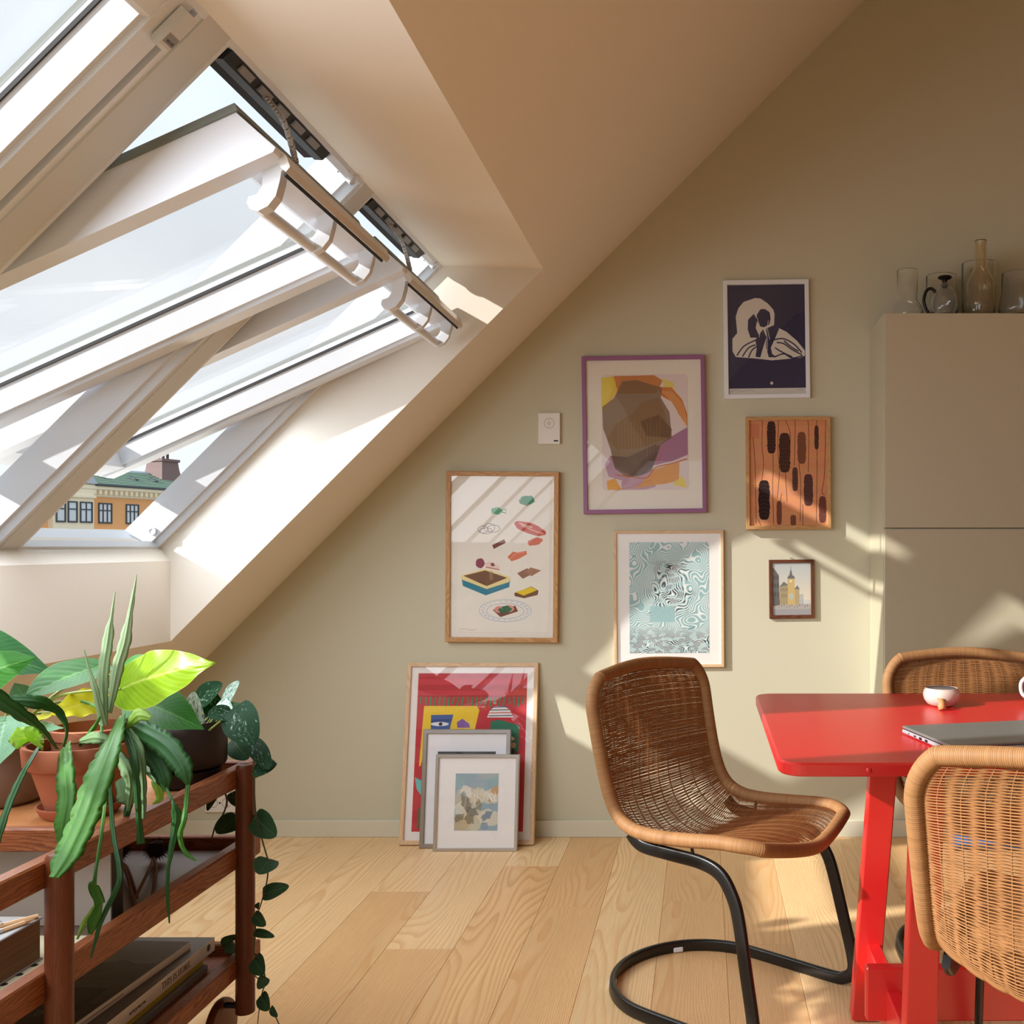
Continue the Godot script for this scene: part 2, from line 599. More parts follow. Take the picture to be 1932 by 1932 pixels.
	for s in 2:
		var zb := a0 + 0.062 if s == 0 else a1 - 0.066
		b.prism(spoly([[0.09, g - 0.004], [len - 0.09, g - 0.004], [len - 0.09, g + 0.004], [0.09, g + 0.004]]), zb, zb + 0.004)
	put("gasket", b, M.gasket, sash)
	b = MB.new()
	b.prism(spoly([[0.08, g + 0.004], [len - 0.08, g + 0.004], [len - 0.08, g + 0.012], [0.08, g + 0.012]]), a0 + 0.045, a1 - 0.045)
	put("pane", b, M.glass, sash)
	b = MB.new()
	for s in 2:
		var za := a0 - 0.006 if s == 0 else a1 - 0.05
		b.prism(spoly([[0.040, 0.10], [len + 0.01, 0.10], [len + 0.01, 0.115], [0.040, 0.115]]), za, za + 0.056)
	b.prism(spoly([[0.041, 0.101], [0.09, 0.101], [0.09, 0.116], [0.041, 0.118]]), a0, a1)
	b.prism(spoly([[len - 0.08, 0.101], [len + 0.009, 0.101], [len + 0.009, 0.114], [len - 0.08, 0.116]]), a0, a1)
	put("cladding", b, M.clad, sash)
	if open:
		sash_handle(o, a0, a1)
		window_chain(o, z1 - 0.20)
	else:
		# barrel latch with its small plate at the near end of the closed sash
		var l := MB.new()
		var zl := z0 + 0.034
		l.prism(rpoly([[1.285, -0.018], [1.36, -0.018], [1.36, 0.0], [1.285, 0.0], [1.278, -0.009]]), zl - 0.004, zl + 0.03)
		var latch := put("latch", l, M.lining, o)
		var plate := MB.new()
		plate.prism(rpoly([[1.292, -0.0188], [1.312, -0.0188], [1.312, -0.0178], [1.292, -0.0178]]), zl - 0.003, zl + 0.026)
		put("plate", plate, M.grey, latch)
		var tp := rf(1.298, -0.0190)
		text(latch, "VELUX", 0.0075, Transform3D(Basis(Vector3(0, 0, -1), Vector3(E2, E2, 0), Vector3(E2, -E2, 0)), Vector3(tp.x, tp.y, zl + 0.021)), M.black)

func sash_handle(o: Node3D, a0: float, a1: float) -> void:
	# ventilation bar: a grip held off the top end of the sash by crescent brackets
	var h := Node3D.new()
	h.name = "handle_bar"
	o.add_child(h, true)
	var cres := func(z: float, w: float) -> MB:
		var m := MB.new()
		m.prism(spoly([[0.004, -0.012], [0.024, -0.014], [0.036, -0.032], [0.055, -0.055], [0.078, -0.067], [0.100, -0.068], [0.113, -0.058], [0.114, -0.044], [0.106, -0.034], [0.088, -0.036], [0.072, -0.026], [0.062, -0.006], [0.062, 0.02], [0.030, 0.01]]), z, z + w)
		return m
	var z0 := a0 + 0.06
	var z1 := a1 - 0.05
	put("bracket", cres.call(z1 - 0.03, 0.03), M.white_frame, h)
	put("bracket", cres.call((z0 + z1) * 0.5 - 0.016, 0.022), M.white_frame, h)
	put("bracket", cres.call(z0, 0.02), M.white_frame, h)
	var m := MB.new()
	var c := sp(0.101, -0.052)
	var path := PackedVector3Array([Vector3(c.x, c.y, z1 - 0.01), Vector3(c.x, c.y, z0)])
	var sec := PackedVector2Array()
	for i in 14:
		sec.append(Vector2(0.0130 * cos(TAU * i / 14), 0.0130 * sin(TAU * i / 14)))
	m.sweep(path, sec)
	put("grip", m, M.white_frame, h)
	m = MB.new()
	m.prism(spoly([[0.044, 0.092], [0.022, 0.05], [-0.002, 0.0], [0.0, -0.024], [0.012, -0.03], [0.018, -0.018], [0.016, 0.02], [0.04, 0.07]]), z0 - 0.03, z1 + 0.02)
	put("vent_flap", m, M.flap, h)
	m = MB.new()
	m.prism(spoly([[0.014, -0.029], [0.020, -0.033], [0.022, -0.030], [0.016, -0.024]]), z0 - 0.01, z1 + 0.01)
	put("seal_strip", m, M.black, h)

func window_chain(o: Node3D, z: float) -> void:
	var a := rf(1.355, 0.02)
	var e := sp(0.02, 0.06)
	var p0 := Vector3(a.x, a.y, z)
	var p3 := Vector3(e.x, e.y, z - 0.02)
	var mid := (p0 + p3) * 0.5 + Vector3(0.012, 0.01, 0)
	var path := curve([p0, mid, p3], 11)
	var m := MB.new()
	var pins := MB.new()
	for i in path.size() - 1:
		var d := path[i + 1] - path[i]
		var up := Vector3(0, 0, 1).cross(d).normalized()
		var bs := Basis(d.normalized(), up, Vector3(0, 0, 1))
		var c := (path[i] + path[i + 1]) * 0.5
		var off := 0.0045 if i % 2 == 0 else 0.0027
		for s in [-1.0, 1.0]:
			m.box(Transform3D(bs, c + Vector3(0, 0, off * s)), Vector3(d.length() * 1.25, 0.011, 0.0016), 0.0006)
		pins.box(Transform3D(bs, path[i]), Vector3(0.005, 0.005, 0.013), 0.001)
	var ch := put("chain", m, M.steel, o)
	put("pin", pins, M.steel, ch)

# ---------------------------------------------------------------- rattan chairs
const ROWS := 316
const STAKES := 11
var c_line := PackedVector2Array()            # centre line of the shell: x forward, y up
var c_len := PackedFloat32Array()

func chair_line() -> void:
	var key := [Vector3(-0.244, 0.832, 0), Vector3(-0.225, 0.73, 0), Vector3(-0.204, 0.63, 0), Vector3(-0.179, 0.54, 0), Vector3(-0.147, 0.484, 0), Vector3(-0.095, 0.457, 0), Vector3(-0.02, 0.453, 0), Vector3(0.08, 0.461, 0), Vector3(0.17, 0.470, 0), Vector3(0.240, 0.467, 0), Vector3(0.292, 0.449, 0)]
	var run := 0.0
	for p in curve(key, 12):
		if c_line.size():
			run += c_line[-1].distance_to(Vector2(p.x, p.y))
		c_line.append(Vector2(p.x, p.y))
		c_len.append(run)

func shell_at(u: float, s: float) -> Array:   # point and normal (towards the sitter) at side position u (-1..1), s metres from the top
	var total := c_len[-1]
	var i := clampi(c_len.bsearch(s) - 1, 0, c_len.size() - 2)
	var f := clampf((s - c_len[i]) / (c_len[i + 1] - c_len[i]), -0.6, 1.6)
	var c := c_line[i].lerp(c_line[i + 1], f)
	var t := (c_line[mini(i + 2, c_line.size() - 1)] - c_line[maxi(i - 1, 0)]).normalized()
	var n := Vector2(-t.y, t.x)
	if i < c_len.size() / 2 and n.x < 0.0 or i >= c_len.size() / 2 and n.y < 0.0:
		n = -n
	var q := s / total
	var w := lerpf(0.237, 0.228, smoothstep(0.0, 0.45, q)) - 0.014 * smoothstep(0.6, 1.0, q)
	var e := minf(s, total - s)
	var rr := 0.105 if s < total * 0.5 else 0.11
	if e < rr:
		w = w - rr + sqrt(maxf(rr * rr - pow(rr - maxf(e, 0.0), 2.0), 0.0))
	var dish := 0.020 + 0.055 * exp(-pow((q - 0.46) / 0.2, 2.0))
	var lift := dish * (u * u - 1.0)
	return [Vector3(u * w, c.y + n.y * lift, c.x + n.x * lift), Vector3(-u * dish * 3.0, n.y, n.x).normalized()]

func shell_s(u: float, t: float) -> float:
	return lerpf(0.020 * u * u, c_len[-1] - 0.040 * u * u, t)

func weave() -> ArrayMesh:
	var ps := PackedVector3Array()
	var ns := PackedVector3Array()
	var cs := PackedColorArray()
	var ix := PackedInt32Array()
	var seg := STAKES * 4 + 4
	var r := 0.00138
	for row in ROWS:
		var t := (row + 0.5) / ROWS
		var tone := rng.randf_range(0.82, 1.12)
		var jig := rng.randf_range(-0.0004, 0.0004)
		var base := ps.size()
		for k in seg + 1:
			var u := lerpf(-0.985, 0.985, float(k) / seg)
			var a := shell_at(u, shell_s(u, t) + jig)
			var b := shell_at(u, shell_s(u, minf(t + 0.004, 1.0)) + jig)
			var n: Vector3 = a[1]
			var d: Vector3 = ((b[0] as Vector3) - (a[0] as Vector3)).normalized()
			if d.length() < 0.5:
				d = Vector3.DOWN
			var phase := cos(PI * (u * 0.5 + 0.5) * (STAKES + 1)) * (1.0 if row % 2 == 0 else -1.0)
			var c: Vector3 = a[0] + n * phase * 0.0021
			for q in 4:
				var dir := d if q == 0 else n if q == 1 else -d if q == 2 else -n
				ps.append(c + dir * r)
				ns.append(dir)
				cs.append(Color(tone, tone * 0.985, tone * 0.95))
			if k < seg:
				for q in 4:
					var v0 := base + k * 4 + q
					var v1 := base + k * 4 + (q + 1) % 4
					ix.append_array(PackedInt32Array([v0, v1, v0 + 4, v1, v1 + 4, v0 + 4]))
	return arrays(ps, ns, cs, ix)

func arrays(ps: PackedVector3Array, ns: PackedVector3Array, cs: PackedColorArray, ix: PackedInt32Array) -> ArrayMesh:
	var a := []
	a.resize(Mesh.ARRAY_MAX)
	a[Mesh.ARRAY_VERTEX] = ps
	a[Mesh.ARRAY_NORMAL] = ns
	a[Mesh.ARRAY_COLOR] = cs
	a[Mesh.ARRAY_INDEX] = ix
	var m := ArrayMesh.new()
	m.add_surface_from_arrays(Mesh.PRIMITIVE_TRIANGLES, a)
	return m

func rim() -> ArrayMesh:
	# outline of the shell, then a tube wound with cane
	var out := PackedVector3Array()
	var nrm := PackedVector3Array()
	var n := 90
	for side in 2:
		var u0 := -1.0 if side == 0 else 1.0
		for i in n:
			var t := float(i) / n if side == 0 else 1.0 - float(i) / n
			var e := t
			t = 0.5 - 0.5 * cos(PI * t)
			var a := shell_at(u0, shell_s(u0, t))
			out.append(a[0])
			nrm.append(a[1])
		for i in 24:
			var u := lerpf(u0, -u0, float(i) / 24)
			var a := shell_at(u, shell_s(u, 1.0 if side == 0 else 0.0))
			out.append(a[0])
			nrm.append(a[1])
	# walk it at an even pace
	var pitch := 0.0034
	var path := PackedVector3Array()
	var pn := PackedVector3Array()
	var left := 0.0
	var m := out.size()
	for i in m:
		var a := out[i]
		var b := out[(i + 1) % m]
		var l := a.distance_to(b)
		var at := left
		while at < l and l > 1e-5:
			path.append(a.lerp(b, at / l))
			pn.append(nrm[i].lerp(nrm[(i + 1) % m], at / l).normalized())
			at += pitch * 0.5
		left = at - l
	var ps := PackedVector3Array()
	var ns := PackedVector3Array()
	var cs := PackedColorArray()
	var ix := PackedInt32Array()
	var k := path.size()
	var sides := 12
	var tone := 1.0
	for i in k:
		var tan := (path[(i + 3) % k] - path[(i - 3 + k) % k]).normalized()
		var nn := (pn[i] - tan * pn[i].dot(tan)).normalized()
		var sd := tan.cross(nn)
		var crest := i % 2 == 0
		if crest:
			tone = rng.randf_range(0.86, 1.08)
		for j in sides:
			var an := TAU * j / sides
			var dir := nn * cos(an) + sd * sin(an)
			var rr := 0.0172 if crest else 0.0157
			ps.append(path[i] + dir * rr)
			ns.append(dir)
			var tt := tone if crest else tone * 0.55  # valleys between the windings painted darker as groove shade
			cs.append(Color(tt, tt * 0.98, tt * 0.94))
			var i1 := (i + 1) % k
			var v0 := i * sides + j
			var v1 := i * sides + (j + 1) % sides
			var w0 := i1 * sides + j
			var w1 := i1 * sides + (j + 1) % sides
			ix.append_array(PackedInt32Array([v0, v1, w0, v1, w1, w0]))
	# normals from the faces; groove shade is also painted into the vertex colours
	var st := SurfaceTool.new()
	st.create_from(arrays(ps, ns, cs, ix), 0)
	st.generate_normals()
	return st.commit()

func flat_bar(hw: float, hh: float) -> PackedVector2Array:
	var q := PackedVector2Array()
	for c in [[1, 1], [-1, 1], [-1, -1], [1, -1]]:
		for k in 3:
			var a: float = atan2(c[1], c[0]) - PI / 4 + PI / 4 * k
			q.append(Vector2(c[0] * (hw - 0.005), c[1] * (hh - 0.005)) + Vector2(cos(a), sin(a)) * 0.005)
	return q

func make_chair(label: String, at: Vector3, turn: float) -> Node3D:
	var o := thing("rattan_chair", label, "chair", at, "rattan cantilever chairs round the red table")
	o.rotation.y = turn
	var w := put("woven_shell", weave(), M.cane, o)
	w.set_meta("kind", "stuff")
	var stakes := MB.new()
	for i in STAKES:
		var u := lerpf(-1.0, 1.0, (i + 1.0) / (STAKES + 1))
		var path := PackedVector3Array()
		for k in 41:
			path.append(shell_at(u, shell_s(u, k / 40.0))[0])
		stakes.tube(path, 0.0016, 5)
	put("stakes", stakes, M.stake, w)
	put("wound_rim", rim(), M.cane_rim, o)
	var path := PackedVector3Array()
	var half := [Vector3(0.205, 0.438, -0.125), Vector3(0.205, 0.421, -0.105), Vector3(0.205, 0.412, -0.075), Vector3(0.205, 0.410, 0.0), Vector3(0.206, 0.408, 0.095), Vector3(0.208, 0.392, 0.152), Vector3(0.211, 0.35, 0.188), Vector3(0.214, 0.30, 0.208), Vector3(0.222, 0.19, 0.234), Vector3(0.229, 0.085, 0.258), Vector3(0.2305, 0.045, 0.258), Vector3(0.2314, 0.024, 0.236), Vector3(0.2314, 0.0165, 0.20), Vector3(0.2314, 0.0165, 0.07), Vector3(0.2314, 0.0165, -0.061)]
	var ctrl := []
	for p in half:
		ctrl.append(p)
	for i in range(1, 12):
		var a := PI * i / 12.0
		ctrl.append(Vector3(0.2314 * cos(a), 0.0165, -0.061 - 0.2314 * sin(a)))
	for i in half.size():
		var p: Vector3 = half[half.size() - 1 - i]
		ctrl.append(Vector3(-p.x, p.y, p.z))
	path = curve(ctrl, 6)
	var b := MB.new()
	b.sweep(path, flat_bar(0.0075, 0.016), false, Vector3(0, 0, 1))
	put("steel_frame", b, M.chair_steel, o)
	for s in [-1.0, 1.0]:
		for z in [-0.03, 0.07]:
			var st := MB.new()
			st.tube(PackedVector3Array([Vector3(0.205 * s, 0.418, z), Vector3(0.210 * s, 0.446, z)]), 0.004, 8)
			put("strut", st, M.chair_steel, o)
	for a in [0.3, 0.7]:
		var an: float = PI * a
		var g := MB.new()
		g.box(Transform3D(Basis(Vector3.UP, an - PI * 0.5), Vector3(0.2314 * cos(an), 0.009, -0.061 - 0.2314 * sin(an))), Vector3(0.028, 0.014, 0.019), 0.002)
		put("floor_glide", g, M.white_frame, o)
	return o

# ---------------------------------------------------------------- furniture
func furniture() -> void:
	M.cane = mat(s8(172, 122, 76), 0.62, 0, 0.35)
	M.cane.vertex_color_use_as_albedo = true
	M.cane_rim = mat(s8(184, 136, 90), 0.58, 0, 0.35)
	M.cane_rim.vertex_color_use_as_albedo = true
	M.stake = mat(s8(150, 104, 62), 0.7)
	M.chair_steel = mat(s8(20, 19, 18), 0.35)
	M.red = mat(s8(214, 34, 34), 0.33, 0, 0.8)
	chair_line()
	var c := make_chair("rattan chair turned away from the table, its seat empty and open to the room", Vector3(0.046, 0, -2.519), deg_to_rad(52.84))
	for q in [["rattan chair behind the table with its back to the tall cabinet", Vector3(0.788, 0, -2.70), 0.0], ["rattan chair seen from behind, its sunlit back hiding part of the table legs", Vector3(0.660, 0, -1.705), deg_to_rad(153.0)]]:
		var d: Node3D = c.duplicate()
		d.name = numbered("rattan_chair")
		add_child(d)
		d.position = q[1]
		d.rotation.y = q[2]
		d.set_meta("label", q[0])
	red_table()
	tall_cabinet()

func red_table() -> void:
	var o := thing("dining_table", "red painted wooden table on splayed trestle legs", "table", Vector3(1.05, 0, -2.34))
	var a := Vector3(0.15, 0, -2.795) - o.position
	var b := Vector3(1.95, 0, -1.895) - o.position
	var q := PackedVector2Array()
	var r := 0.05
	for c in [[b.x - r, -(a.z + r), 0.0], [a.x + r, -(a.z + r), 0.5], [a.x + r, -(b.z - r), 1.0], [b.x - r, -(b.z - r), 1.5]]:
		for k in 9:
			var t: float = PI * (c[2] + 0.5 * k / 8.0)
			q.append(Vector2(c[0] + r * cos(t), c[1] + r * sin(t)))
	# top with softened edges: three stacked outlines
	var m := MB.new()
	var lay := [[0.703, 0.004], [0.706, 0.0], [0.726, 0.0], [0.730, 0.004]]
	var rings := []
	for l in lay:
		var ring := PackedVector3Array()
		for i in q.size():
			var p := q[i]
			var nn := (q[(i + 1) % q.size()] - q[i - 1]).normalized()
			var ins: Vector2 = p - Vector2(nn.y, -nn.x) * l[1]
			ring.append(Vector3(ins.x, l[0], -ins.y))
		rings.append(ring)
	m.smooth(false)
	for k in 3:
		for i in q.size():
			var j := (i + 1) % q.size()
			m.quad(rings[k][i], rings[k][j], rings[k + 1][j], rings[k + 1][i])
	for i in range(1, q.size() - 1):
		m.tri(rings[3][0], rings[3][i], rings[3][i + 1])
		m.tri(rings[0][0], rings[0][i + 1], rings[0][i])
	var top := put("tabletop", m, M.red, o)
	var kn := MB.new()
	kn.lathe(PackedVector2Array([Vector2(0, 0.004), Vector2(0.004, 0.003), Vector2(0.006, 0.0)]), 12, Transform3D(Basis(Vector3(1, 0, 0), Vector3(0, 0, 1), Vector3(0, -1, 0)), Vector3(0.322, 0.716, -1.895) - o.position))
	put("dowel", kn, M.red, top)
	for e in 2:
		var sx := 1.0 if e == 0 else -1.0
		var fx := func(x: float) -> float: return (x - o.position.x) if e == 0 else -(x - o.position.x)
		# rear and front leg, leaning in towards the top and outwards along the table
		for l in [[-2.386, -2.285, 0.36, 0.395], [-1.905, -1.955, 0.383, 0.418]]:
			var lo := Vector3(fx.call(l[2]) + 0.031 * sx, 0.0, l[0] - o.position.z)
			var hi := Vector3(fx.call(l[3]) + 0.031 * sx, 0.703, l[1] - o.position.z)
			var up := (hi - lo).normalized()
			var x := Vector3(0, 0, -1).cross(up).normalized()
			x = up.cross(Vector3(0, 0, 1)).normalized()
			var leg := MB.new()
			var bs := Basis(x, up, x.cross(up))
			leg.box(Transform3D(bs, (lo + hi) * 0.5 + Vector3(0, 0.002, 0)), Vector3(0.062, (hi - lo).length() - 0.006, 0.042), 0.003)
			put("leg", leg, M.red, o)
		var bar := MB.new()
		bar.slab(Vector3(fx.call(0.393), 0.095, -2.36 - o.position.z), Vector3(fx.call(0.425), 0.20, -1.92 - o.position.z), 0.003)
		put("crossbar", bar, M.red, o)
	var str := MB.new()
	str.slab(Vector3(-0.70, 0.135, -2.118 - o.position.z), Vector3(0.70, 0.25, -2.091 - o.position.z), 0.004)
	put("stretcher", str, M.red, o)

func tall_cabinet() -> void:
	var o := thing("tall_cabinet", "tall beige hanging cabinet with flat handleless doors and glassware on top", "cabinet", Vector3(1.263, 0, -3.72))
	var f := 0.306
	var z0 := -3.882 + 0.001
	var m := MB.new()
	m.slab(Vector3(-0.6, 0.44, z0 + 3.72), Vector3(0.6, 2.0, -3.576 + 3.72 - 0.019), 0.001)
	put("body", m, M.cabinet, o)
	for c in 2:
		for r in 2:
			var d := MB.new()
			var x0 := -0.5975 + c * 0.599
			d.slab(Vector3(x0, 0.441 if r == 0 else 1.2165, 0.1265), Vector3(x0 + 0.596, 1.2115 if r == 0 else 1.999, 0.144), 0.001)
			put("door", d, M.cabinet, o)

# ---------------------------------------------------------------- prints
class Canvas:
	var im: Image
	var k := 2.0
	func _init(w: int, h: int, c: Color) -> void:
		im = Image.create(w * 2, h * 2, false, Image.FORMAT_RGB8)
		im.fill(c)
	func poly(pts: Array, c: Color, a := 1.0) -> void:
		var q := PackedVector2Array()
		for p in pts:
			q.append(Vector2(p[0], p[1]) * k if p is Array else p * k)
		var lo := im.get_height()
		var hi := 0
		for p in q:
			lo = mini(lo, int(p.y))
			hi = maxi(hi, int(p.y) + 1)
		for y in range(maxi(lo, 0), mini(hi, im.get_height())):
			var xs := []
			var yy := y + 0.5
			for i in q.size():
				var p := q[i]
				var r := q[(i + 1) % q.size()]
				if (p.y <= yy) != (r.y <= yy):
					xs.append(p.x + (yy - p.y) / (r.y - p.y) * (r.x - p.x))
			xs.sort()
			for i in range(0, xs.size() - 1, 2):
				var x0 := clampi(int(round(xs[i])), 0, im.get_width())
				var x1 := clampi(int(round(xs[i + 1])), 0, im.get_width())
				if x1 <= x0:
					continue
				if a >= 1.0:
					im.fill_rect(Rect2i(x0, y, x1 - x0, 1), c)
				else:
					for x in range(x0, x1):
						im.set_pixel(x, y, im.get_pixel(x, y).lerp(c, a))
	func rect(x: float, y: float, w: float, h: float, c: Color, a := 1.0) -> void:
		poly([[x, y], [x + w, y], [x + w, y + h], [x, y + h]], c, a)
	func oval(x: float, y: float, rx: float, ry: float, c: Color, a := 1.0, turn := 0.0, wob := 0.0) -> void:
		var q := []
		for i in 40:
			var t := TAU * i / 40
			var r := 1.0 + wob * sin(t * 5.0 + x) + wob * 0.7 * sin(t * 9.0 + y)
			q.append(Vector2(x, y) + Vector2(rx * cos(t) * r, ry * sin(t) * r).rotated(turn))
		poly(q, c, a)
	func line(pts: Array, w: float, c: Color, a := 1.0) -> void:
		for i in pts.size() - 1:
			var p := Vector2(pts[i][0], pts[i][1])
			var q := Vector2(pts[i + 1][0], pts[i + 1][1])
			var n := (q - p).orthogonal().normalized() * w * 0.5
			poly([p + n, q + n, q - n, p - n], c, a)
			if i > 0:
				poly([p + Vector2(w, 0) * 0.5, p + Vector2(0, w) * 0.5, p - Vector2(w, 0) * 0.5, p - Vector2(0, w) * 0.5], c, a)
	func bend(pts: Array, w: float, c: Color, a := 1.0) -> void:
		var out := []
		for i in pts.size() - 1:
			var p0 := Vector2(pts[maxi(i - 1, 0)][0], pts[maxi(i - 1, 0)][1])
			var p1 := Vector2(pts[i][0], pts[i][1])
			var p2 := Vector2(pts[i + 1][0], pts[i + 1][1])
			var p3 := Vector2(pts[mini(i + 2, pts.size() - 1)][0], pts[mini(i + 2, pts.size() - 1)][1])
			for t in 8:
				var v := p1.cubic_interpolate(p2, p0, p3, t / 8.0)
				out.append([v.x, v.y])
		out.append(pts[-1])
		line(out, w, c, a)
	func tex() -> ImageTexture:
		im.resize(im.get_width() / 2, im.get_height() / 2, Image.INTERPOLATE_BILINEAR)
		return ImageTexture.create_from_image(im)

func print_mat(t: ImageTexture, rough := 0.7) -> StandardMaterial3D:
	var m := mat(Color.WHITE, rough, 0, 0.3)
	m.albedo_texture = t
	m.texture_repeat = false
	return m

# frame with its front face at the given place; margin = mat board left, top, right, bottom
func picture(called: String, label: String, at: Vector3, turn: Vector3, size: Vector2, bar: float, depth: float, fm: Material, board: Color, inset: Rect2, art: Material, group: String, glazed := true) -> Node3D:
	var o := thing(called, label, "picture", at, group)
	o.rotation_degrees = turn
	var h := size * 0.5
	var m := MB.new()
	m.smooth(false)
	var out := [Vector3(-h.x, -h.y, 0), Vector3(h.x, -h.y, 0), Vector3(h.x, h.y, 0), Vector3(-h.x, h.y, 0)]
	var sides := []
	var e := 0.0015
	for p in out:
		var s := Vector3(signf(p.x), signf(p.y), 0)
		var nx := Vector3(s.x, s.y, 0)
		sides.append([p - Vector3(0, 0, depth), p - Vector3(0, 0, e), p - nx * e, p - nx * (bar - e), p - nx * bar - Vector3(0, 0, e), p - nx * bar - Vector3(0, 0, depth - 0.002)])
	for i in 4:
		var j := (i + 1) % 4
		for k in 5:
			var ua := Vector2(k * 0.006, 0)
			var l: float = out[i].distance_to(out[j])
			m.quad(sides[i][k], sides[j][k], sides[j][k + 1], sides[i][k + 1], ua + Vector2(i * 0.05, 0), ua + Vector2(i * 0.05, l), ua + Vector2(i * 0.05 + 0.006, l), ua + Vector2(i * 0.05 + 0.006, 0))
	put("frame", m, fm, o)
	var zb := -minf(depth * 0.45, 0.010)
	m = MB.new()
	m.slab(Vector3(-h.x + bar * 0.6, -h.y + bar * 0.6, zb - 0.004), Vector3(h.x - bar * 0.6, h.y - bar * 0.6, zb))
	var bd := put("mat_board", m, mat(board, 0.85, 0, 0.2), o)
	m = MB.new()
	m.smooth(false)
	var a := Vector3(-h.x + inset.position.x * size.x, h.y - inset.position.y * size.y, zb + 0.0008)
	var b := Vector3(-h.x + inset.end.x * size.x, h.y - inset.end.y * size.y, zb + 0.0008)
	m.quad(Vector3(a.x, b.y, a.z), Vector3(b.x, b.y, a.z), Vector3(b.x, a.y, a.z), a, Vector2(0, 1), Vector2(1, 1), Vector2(1, 0), Vector2(0, 0))
	for q in [[Vector3(a.x, b.y, a.z), Vector3(b.x, b.y, a.z)], [Vector3(b.x, a.y, a.z), Vector3(a.x, a.y, a.z)], [Vector3(b.x, b.y, a.z), Vector3(b.x, a.y, a.z)], [Vector3(a.x, a.y, a.z), Vector3(a.x, b.y, a.z)]]:
		m.quad(q[0] - Vector3(0, 0, 0.0007), q[1] - Vector3(0, 0, 0.0007), q[1], q[0], Vector2(0.01, 0.99), Vector2(0.99, 0.99), Vector2(0.99, 0.99), Vector2(0.01, 0.99))
	put("print", m, art, o)
	if glazed:
		m = MB.new()
		m.smooth(false)
		var g := zb + 0.005
		m.quad(Vector3(-h.x + bar * 0.8, -h.y + bar * 0.8, g), Vector3(h.x - bar * 0.8, -h.y + bar * 0.8, g), Vector3(h.x - bar * 0.8, h.y - bar * 0.8, g), Vector3(-h.x + bar * 0.8, h.y - bar * 0.8, g))
		put("glass", m, M.glass, o)
	return o

func wall_pictures() -> void:
	M.oak_frame = wood(s8(206, 162, 110), s8(178, 130, 82), 3)
	M.pale_frame = wood(s8(226, 196, 160), s8(206, 170, 130), 4)
	M.brown_frame = wood(s8(112, 66, 44), s8(78, 42, 28), 5)
	M.purple = mat(s8(150, 96, 138), 0.4)
	M.silver = mat(s8(205, 203, 198), 0.32, 0.9)
	M.silver_dark = mat(s8(176, 174, 170), 0.34, 0.9)
	var z := -3.882
	var hung := "pictures hung on the beige back wall"
	picture("framed_print", "dark blue and white figure print in a thin white frame, topmost on the wall", Vector3(0.254, 1.966, z + 0.020), Vector3(0, 0, 0.8), Vector2(0.338, 0.467), 0.0165, 0.020, M.white_frame, s8(226, 222, 212), Rect2(0.05, 0.04, 0.90, 0.915), print_mat(blue_print()), hung)
	picture("framed_print", "abstract yellow, brown and lilac print in a purple frame", Vector3(-0.229, 1.589, z + 0.024), Vector3(0, 0, 0.8), Vector2(0.485, 0.621), 0.0165, 0.024, M.purple, s8(232, 226, 212), Rect2(0.155, 0.118, 0.70, 0.735), print_mat(abstract_print()), hung)
	picture("framed_print", "orange print with dark brown seed pods on strings in a wooden box frame", Vector3(0.3386, 1.437, z + 0.03), Vector3(0, 0, 0.4), Vector2(0.334, 0.443), 0.0145, 0.03, M.oak_frame, s8(200, 130, 84), Rect2(0.043, 0.033, 0.914, 0.934), print_mat(pod_print()), hung, false)
	picture("framed_print", "white print of food items scattered down the sheet in an oak frame", Vector3(-0.788, 1.107, z + 0.028), Vector3(0, 0, -0.45), Vector2(0.443, 0.672), 0.0185, 0.028, M.oak_frame, s8(240, 236, 226), Rect2(0.10, 0.045, 0.83, 0.905), print_mat(food_print()), hung)
	picture("framed_print", "teal marbled linocut print with white mat in a pale wood frame", Vector3(-0.132, 0.941, z + 0.016), Vector3(0, 0, 0.3), Vector2(0.435, 0.541), 0.0125, 0.016, M.pale_frame, s8(244, 242, 238), Rect2(0.142, 0.086, 0.722, 0.81), print_mat(marble_print()), hung)
	var f := picture("framed_print", "small old town photograph with a tower in a dark brown frame", Vector3(0.353, 0.98, z + 0.0135), Vector3(0, 0, 0.6), Vector2(0.178, 0.232), 0.0135, 0.0135, M.brown_frame, s8(216, 210, 196), Rect2(0.06, 0.05, 0.88, 0.90), print_mat(town_print(), 0.4), hung)
	var hook := MB.new()
	var ring := PackedVector3Array()
	for i in 9:
		ring.append(Vector3(0.008 * cos(PI * i / 8), 0.116 + 0.006 * sin(PI * i / 8), -0.008))
	hook.tube(ring, 0.0012, 6)
	put("hook", hook, M.steel, f)
	var lean := "framed pictures leaning against the wall"
	picture("leaning_picture", "large red paper collage print in a pale wood frame leaning at the wall", Vector3(-0.905, 0.347, -3.812), Vector3(-9.3, 0, 0), Vector2(0.517, 0.695), 0.0165, 0.022, M.pale_frame, s8(240, 236, 232), Rect2(0.085, 0.06, 0.83, 0.87), print_mat(red_print()), lean)
	picture("leaning_picture", "silver framed dark photograph standing between the red collage and the watercolour", Vector3(-0.907, 0.222, -3.752), Vector3(-7.5, 0, 0), Vector2(0.338, 0.445), 0.0165, 0.018, M.silver_dark, s8(238, 238, 242), Rect2(0.17, 0.19, 0.66, 0.62), print_mat(dark_print(), 0.4), lean)
	picture("leaning_picture", "small silver framed watercolour of pale flowers, frontmost of the leaning frames", Vector3(-0.856, 0.178, -3.712), Vector3(-7.5, 0, 0), Vector2(0.317, 0.358), 0.012, 0.018, M.silver, s8(244, 243, 242), Rect2(0.24, 0.20, 0.515, 0.59), print_mat(flower_print()), lean)

